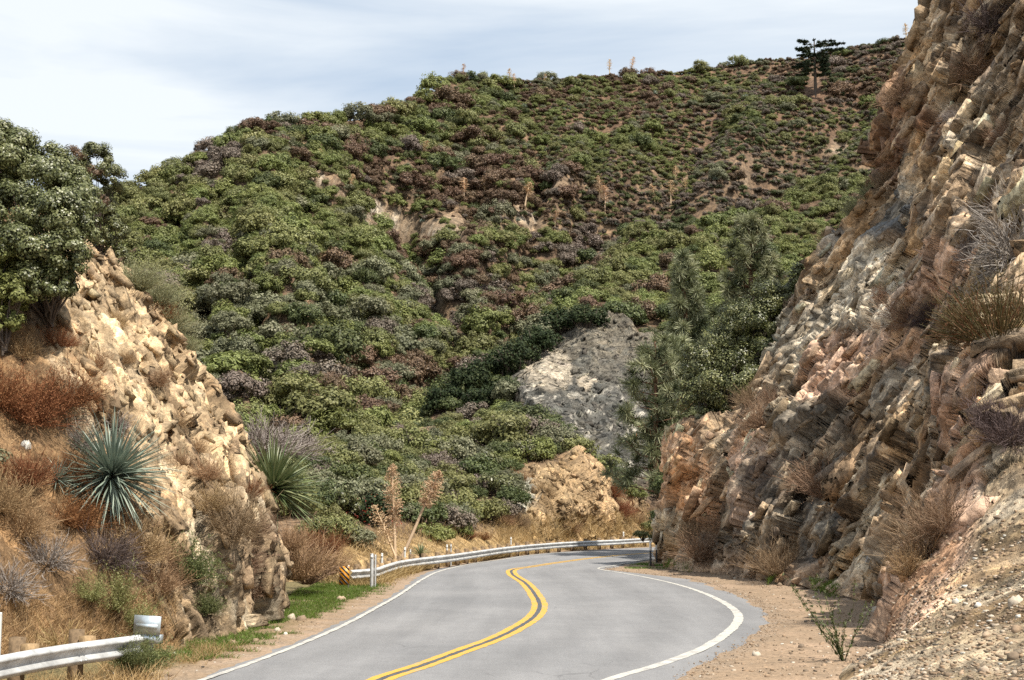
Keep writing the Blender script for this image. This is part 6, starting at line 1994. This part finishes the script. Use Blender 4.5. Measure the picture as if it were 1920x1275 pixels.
def pebbles(name, pos, size, label, seed):
    r = np.random.default_rng(seed)
    n = len(pos)
    V, F = stone_arrays(n, r)
    V = V * size[:, None, None] + pos[:, None]
    Fa = (F[None] + (np.arange(n) * 8)[:, None, None]).reshape(-1, 4)
    link(name, mesh_np(name, V.reshape(-1, 3), Fa, {"tint": ('FLOAT', np.repeat(np.clip(r.normal(.5, .22, n), 0, 1), 8))}, False, M_STONE), kind="stuff", label=label, category="gravel")
r = np.random.default_rng(3)
n = 70000
xy = np.stack([r.uniform(0, 14, n), 18 + 44 * r.uniform(0, 1, n) ** 1.5], 1)
ok = ~inside(xy, road_poly)
xy = xy[ok]
dr_ = dist_poly(xy, rp_c)
keep = (r.uniform(0, 1, len(xy)) < np.clip(.20 + .5 * sstep(.2, 2.5, dr_), 0, 1) * np.clip(fbm(np.concatenate([xy, 0 * xy[:, :1]], 1) * .6, 3, 5) + .75, .1, 1)) & (dr_ < 7)
xy = xy[keep]
zz = np.array([ground_z(x, y) for x, y in xy])
sz = .009 + .045 * r.uniform(0, 1, len(xy)) ** 5
pebbles("gravel", np.concatenate([xy, zz[:, None]], 1), sz, "fine gravel and chips strewn over the sandy shoulder", 4)
n = 9000
xy = np.stack([r.uniform(-6.5, -2.5, n), 19 + 34 * r.uniform(0, 1, n) ** 1.4], 1)
xy = xy[~inside(xy, road_poly)]
zz = np.array([ground_z(x, y) for x, y in xy])
pebbles("gravel", np.concatenate([xy, zz[:, None]], 1), .007 + .03 * r.uniform(0, 1, len(xy)) ** 4, "chips and pebbles along the grassy verge", 5)
fi = np.where((cliff.V[:, 1] < 26.5) & (cliff.V[:, 1] > 17) & (cliff.V[:, 2] < 6) & (cliff.px > 1600) & (cliff.px < 1960) & (cliff.py > 850))[0]
fi = r.choice(fi, min(len(fi), 12000), replace=False)
w_ = np.clip((cliff.py[fi] - 880) / 300, .15, 1)
fi = fi[r.uniform(0, 1, len(fi)) < w_]
pebbles("scree", cliff.V[fi] + cliff.N[fi] * .002, .008 + .055 * r.uniform(0, 1, len(fi)) ** 5, "stones and scree on the near slope in the lower right corner", 6)

n = 9000
k = r.integers(0, 500, n)
mrow = (rp_c[k, 1] > 19) & (rp_c[k, 1] < 60)
xy = rp_c[k][mrow] + r.normal(.05, .16, (mrow.sum(), 2))
pz = np.where(inside(xy, road_poly), ROAD_Z + .003, .02)
pebbles("gravel", np.concatenate([xy, pz[:, None]], 1), .006 + .02 * r.uniform(0, 1, len(xy)) ** 3, "crumbs of stone along the broken asphalt edge", 8)
def rock(px, py, wpx, label, tint, Y=None, S=None, flat=.6, seed=0):
    p_ = G(px, py) if S is None else S.at(px, py)[0]
    if S is None:
        p_[2] = ground_z(p_[0], p_[1])
    s_ = wpx * proj(p_)[2] / FPX / 2
    r_ = np.random.default_rng(seed + int(px) * 7 + int(py))
    th = np.linspace(0, 2 * math.pi, 7, endpoint=False)
    V = []
    for k, (z, q) in enumerate(((-.35, .8), (.05, 1.0), (.5, .85), (.85, .45))):
        rr_ = q * r_.uniform(.72, 1.15, 7)
        V += [(math.cos(a) * b_, math.sin(a) * b_ * .8, z + r_.normal(0, .10)) for a, b_ in zip(th + r_.normal(0, .12, 7), rr_)]
    V = np.array(V) * np.array([s_, s_, s_ * flat * 1.5])
    F = [[i * 7 + j, i * 7 + (j + 1) % 7, (i + 1) * 7 + (j + 1) % 7, (i + 1) * 7 + j] for i in range(3) for j in range(7)]
    me_ = mesh_np("loose_rock", V, [np.array(F), np.array([list(range(21, 28))])], {"tint": ('FLOAT', np.full(len(V), tint))}, False, M_STONE)
    link("loose_rock", me_, None, p_, (0, 0, float(r_.uniform(0, 6))), label=label, category="rock", group="loose rocks beside the road")
for a in ((1513, 1121, 14, "dark reddish rock alone on the far part of the gravel shoulder", .12), (1511, 1168, 9, "small dark rock on the gravel above the wispy seedling", .02), (1524, 1168, 9, "small dark rock paired right of another above the seedling", .05),
          (1503, 1218, 17, "brown angular rock left of the wispy seedling", .22), (1590, 1218, 14, "reddish rock behind the wispy seedling", .25), (1653, 1134, 16, "brown rock at the foot of the hollow", .3), (1645, 1150, 26, "flat pale slab near the foot of the pink rib", .9), (1624, 1158, 20, "pinkish flat slab on the shoulder before the pink rib", .75),
          (1418, 1232, 20, "pale flat stone just off the asphalt edge", .88), (1560, 1140, 12, "grey stone in the middle of the gravel shoulder", .5), (1470, 1195, 8, "small tan stone near the asphalt edge", .6), (1680, 1110, 14, "dark block at the back of the hollow", .1), (1600, 1110, 12, "dark stone under the pale rock face", .08), (1462, 1102, 12, "stone beside the bush on the gravel edge", .3), (1345, 1078, 10, "flat stone at the far cliff foot", .4),
          (1380, 1245, 9, "little grey stone at the bottom of the shoulder", .35), (1545, 1255, 12, "tan stone at the bottom edge of the shoulder", .6), (1222, 1064, 16, "reddish rock at the foot of the black based marker post", .25)):
    rock(*a)
for a in ((546, 1164, 26, "pale slab fallen on the grass at the rock foot", .8), (566, 1166, 24, "grey brown slab beside the pale one on the grass", .35), (520, 1185, 14, "small pale stone on the green verge", .85), (535, 1192, 12, "small white stone nearest the asphalt on the green verge", .95), (478, 1205, 16, "brown stone at the lower end of the rock foot", .4), (437, 1210, 18, "grey stone below the gully brush", .55), (640, 1128, 20, "thin flat stone on the verge below the striped marker", .7), (750, 1079, 8, "tiny dark stone on the asphalt edge by the guardrail", .0)):
    rock(*a)
for a in ((1790, 1130, 20, "pale stone on the near scree slope", .95), (1835, 1135, 16, "white stone right of another on the scree slope", 1.0), (1905, 1130, 34, "pink white boulder at the right picture edge", .85), (1893, 1100, 14, "dark round stone on the upper scree", .1), (1905, 1180, 26, "grey stone cluster's largest stone at the right edge", .5), (1900, 1235, 30, "reddish stone in the lower right corner", .25), (1850, 1190, 18, "tan stone in the middle of the scree", .7), (1845, 1260, 24, "pale brown stone at the bottom right", .75)):
    rock(*a, S=cliff)
p_, _ = left.at(50, 838)
rock(50, 838, 26, "white stone showing among the brush on the left bank", 1.0, S=left)

# ------------------------------------------------------------------ grasses
def blades(name, pos, h, mat, seed, label, w=.006, lean=.5, segs=3):
    r_ = np.random.default_rng(seed)
    n_ = len(pos)
    d = np.stack([r_.normal(0, lean, n_), r_.normal(0, lean, n_), np.ones(n_)], 1)
    d /= np.linalg.norm(d, axis=1)[:, None]
    s_ = np.linspace(0, 1, segs)
    hh = (h * r_.uniform(.45, 1.1, n_))
    pts = pos[:, None] + d[:, None] * (hh[:, None] * s_)[..., None]
    bend = np.stack([r_.normal(0, .3, n_), r_.normal(0, .3, n_), -np.abs(r_.normal(.12, .1, n_))], 1)
    pts = pts + bend[:, None] * (hh[:, None] * s_ ** 2)[..., None]
    V, F = ribbons(pts, w, w * .25, r_)
    link(name, mesh_np(name, V, F, {"tint": ('FLOAT', np.repeat(np.clip(r_.normal(.5, .22, n_), 0, 1), segs * 2))}, False, mat), kind="stuff", label=label, category="grass")
r = np.random.default_rng(15)
def strip_points(n, x0, x1, y0, y1, cond):
    xy = np.stack([r.uniform(x0, x1, n), r.uniform(y0, y1, n)], 1)
    xy = xy[~inside(xy, road_poly)]
    pz = np.array([ground_z(x, y) for x, y in xy])
    q = np.concatenate([xy, pz[:, None] - .01], 1)
    return q[cond(q)]
def verge(q):
    dl = dist_poly(q[:, :2], lp_c)
    nz = fbm(q * np.array([.9, .5, 0]), 3, 31)
    return (dl > .55 + .4 * nz) & (nz > -.28) & (q[:, 0] > -6.4)
q = strip_points(52000, -6.6, -3.2, 24, 47, verge)
blades("green_grass", q, .13, LM["grass"], 41, "short green grass on the verge below the rock cut", .012)
q = strip_points(14000, -7.5, -4.6, 17.5, 26, lambda q: (dist_poly(q[:, :2], lp_c) > .55) & (fbm(q * 1.0, 3, 33) > -.1))
blades("dry_grass", q, .26, LM["drygrass"], 42, "straw grass along the near guardrail", .008)
k = r.integers(0, len(nrc), 9000)
tn = np.gradient(nrc, axis=0); tn /= np.linalg.norm(tn, axis=1)[:, None]
q = nrc[k] + np.stack([tn[k, 1], -tn[k, 0]], 1) * r.uniform(-.5, .55, 9000)[:, None]
q = q[(q[:, 1] > 15) & ~inside(q, road_poly)]
blades("dry_grass", np.concatenate([q, np.zeros((len(q), 1))], 1), .42, LM["drygrass"], 52, "tall straw hiding the feet of the near guardrail posts", .010)
# both sides of the far rail
c_ = frc[::2]
tt = np.gradient(c_, axis=0); tt /= np.linalg.norm(tt, axis=1)[:, None]
nn = np.stack([tt[:, 1], -tt[:, 0]], 1)
k = r.integers(0, len(c_), 15000)
off = r.uniform(-1.8, .75, 15000)
xy = c_[k] + nn[k] * off[:, None] + r.normal(0, .15, (15000, 2))
m_ = ~inside(xy, road_poly) & (off > -1.9) & (xy[:, 1] < 92) & (dist_poly(xy, lp_c) > .2) & (fbm(np.concatenate([xy, 0 * xy[:, :1]], 1) * .7, 3, 37) > -.25)
xy, of2 = xy[m_], off[m_]
k2 = r.integers(0, len(c_), 22000)
of3 = r.uniform(-.55, .30, 22000)
xy3 = c_[k2] + nn[k2] * of3[:, None]
m3 = ~inside(xy3, road_poly) & (xy3[:, 1] < 78)
xy, of2 = np.concatenate([xy, xy3[m3]]), np.concatenate([of2, of3[m3] - .3])
pz = np.array([ground_z(x, y) for x, y in xy])
blades("dry_grass", np.concatenate([xy, pz[:, None]], 1), np.where(of2 > .1, .22, .46), LM["drygrass"], 43, "straw grass under and behind the long guardrail", .020)
S = hillC
lowY = np.interp(S.px, [250, 480, 640, 760, 850, 950, 1150, 1500], [1125, 1092, 1052, 1037, 1027, 1021, 1012, 1002])
fi = np.where(S.front & (S.px > 560) & (S.px < 1260) & (lowY - S.py < 46) & (lowY - S.py > -12))[0]
fi = r.choice(fi, 15000)
blades("dry_grass", S.V[fi] + r.normal(0, .12, (15000, 3)) * np.array([1, 1, 0]), .55, LM["drygrass"], 44, "tall straw grass on the bank behind the guardrail", .018)
fi = np.where(S.front & (cut > .3) & (spine < .5))[0]
fi = r.choice(fi, 2600)
blades("dry_grass", S.V[fi], .3, LM["drybrush"], 45, "brown straw on the road cut", .018)
S = left
fi = np.where((rockL < .35) & (S.px > -700) & (S.px < 420) & (S.py > 200) & (S.py < 1270) & (S.V[:, 1] > 12) & (S.V[:, 1] < 38))[0]
fi = r.choice(fi, 22000)
blades("dry_grass", S.V[fi], .20, LM["drybrush"], 46, "brown straw covering the brushy left bank", .010)
fi = np.where((S.py > 1120) & (S.px > -40) & (S.px < 330) & (S.V[:, 1] > 15) & (S.V[:, 1] < 27))[0]
fi = r.choice(fi, 7000)
blades("dry_grass", S.V[fi], .30, LM["drygrass"], 47, "pale straw behind the near guardrail", .009)
S = cliff
fi = np.where((S.V[:, 2] < .5) & (S.V[:, 1] > 40) & (S.V[:, 1] < 60) & (fbm(S.V * .6, 2, 71) > .25) & (S.px > 1240))[0]
if len(fi):
    fi = r.choice(fi, 2600)
    blades("green_grass", S.V[fi] + np.array([-.25, -.1, -.1]), .16, LM["grass"], 48, "small green grass tufts at the cliff foot", .014)
q = strip_points(5000, 4.2, 7.2, 57.8, 63, lambda q: (dist_poly(q[:, :2], rp_c) > .35) & (fbm(q * 1.2, 2, 39) > .0))
blades("green_grass", q, .14, LM["grass"], 49, "green grass on the point inside the bend", .016)
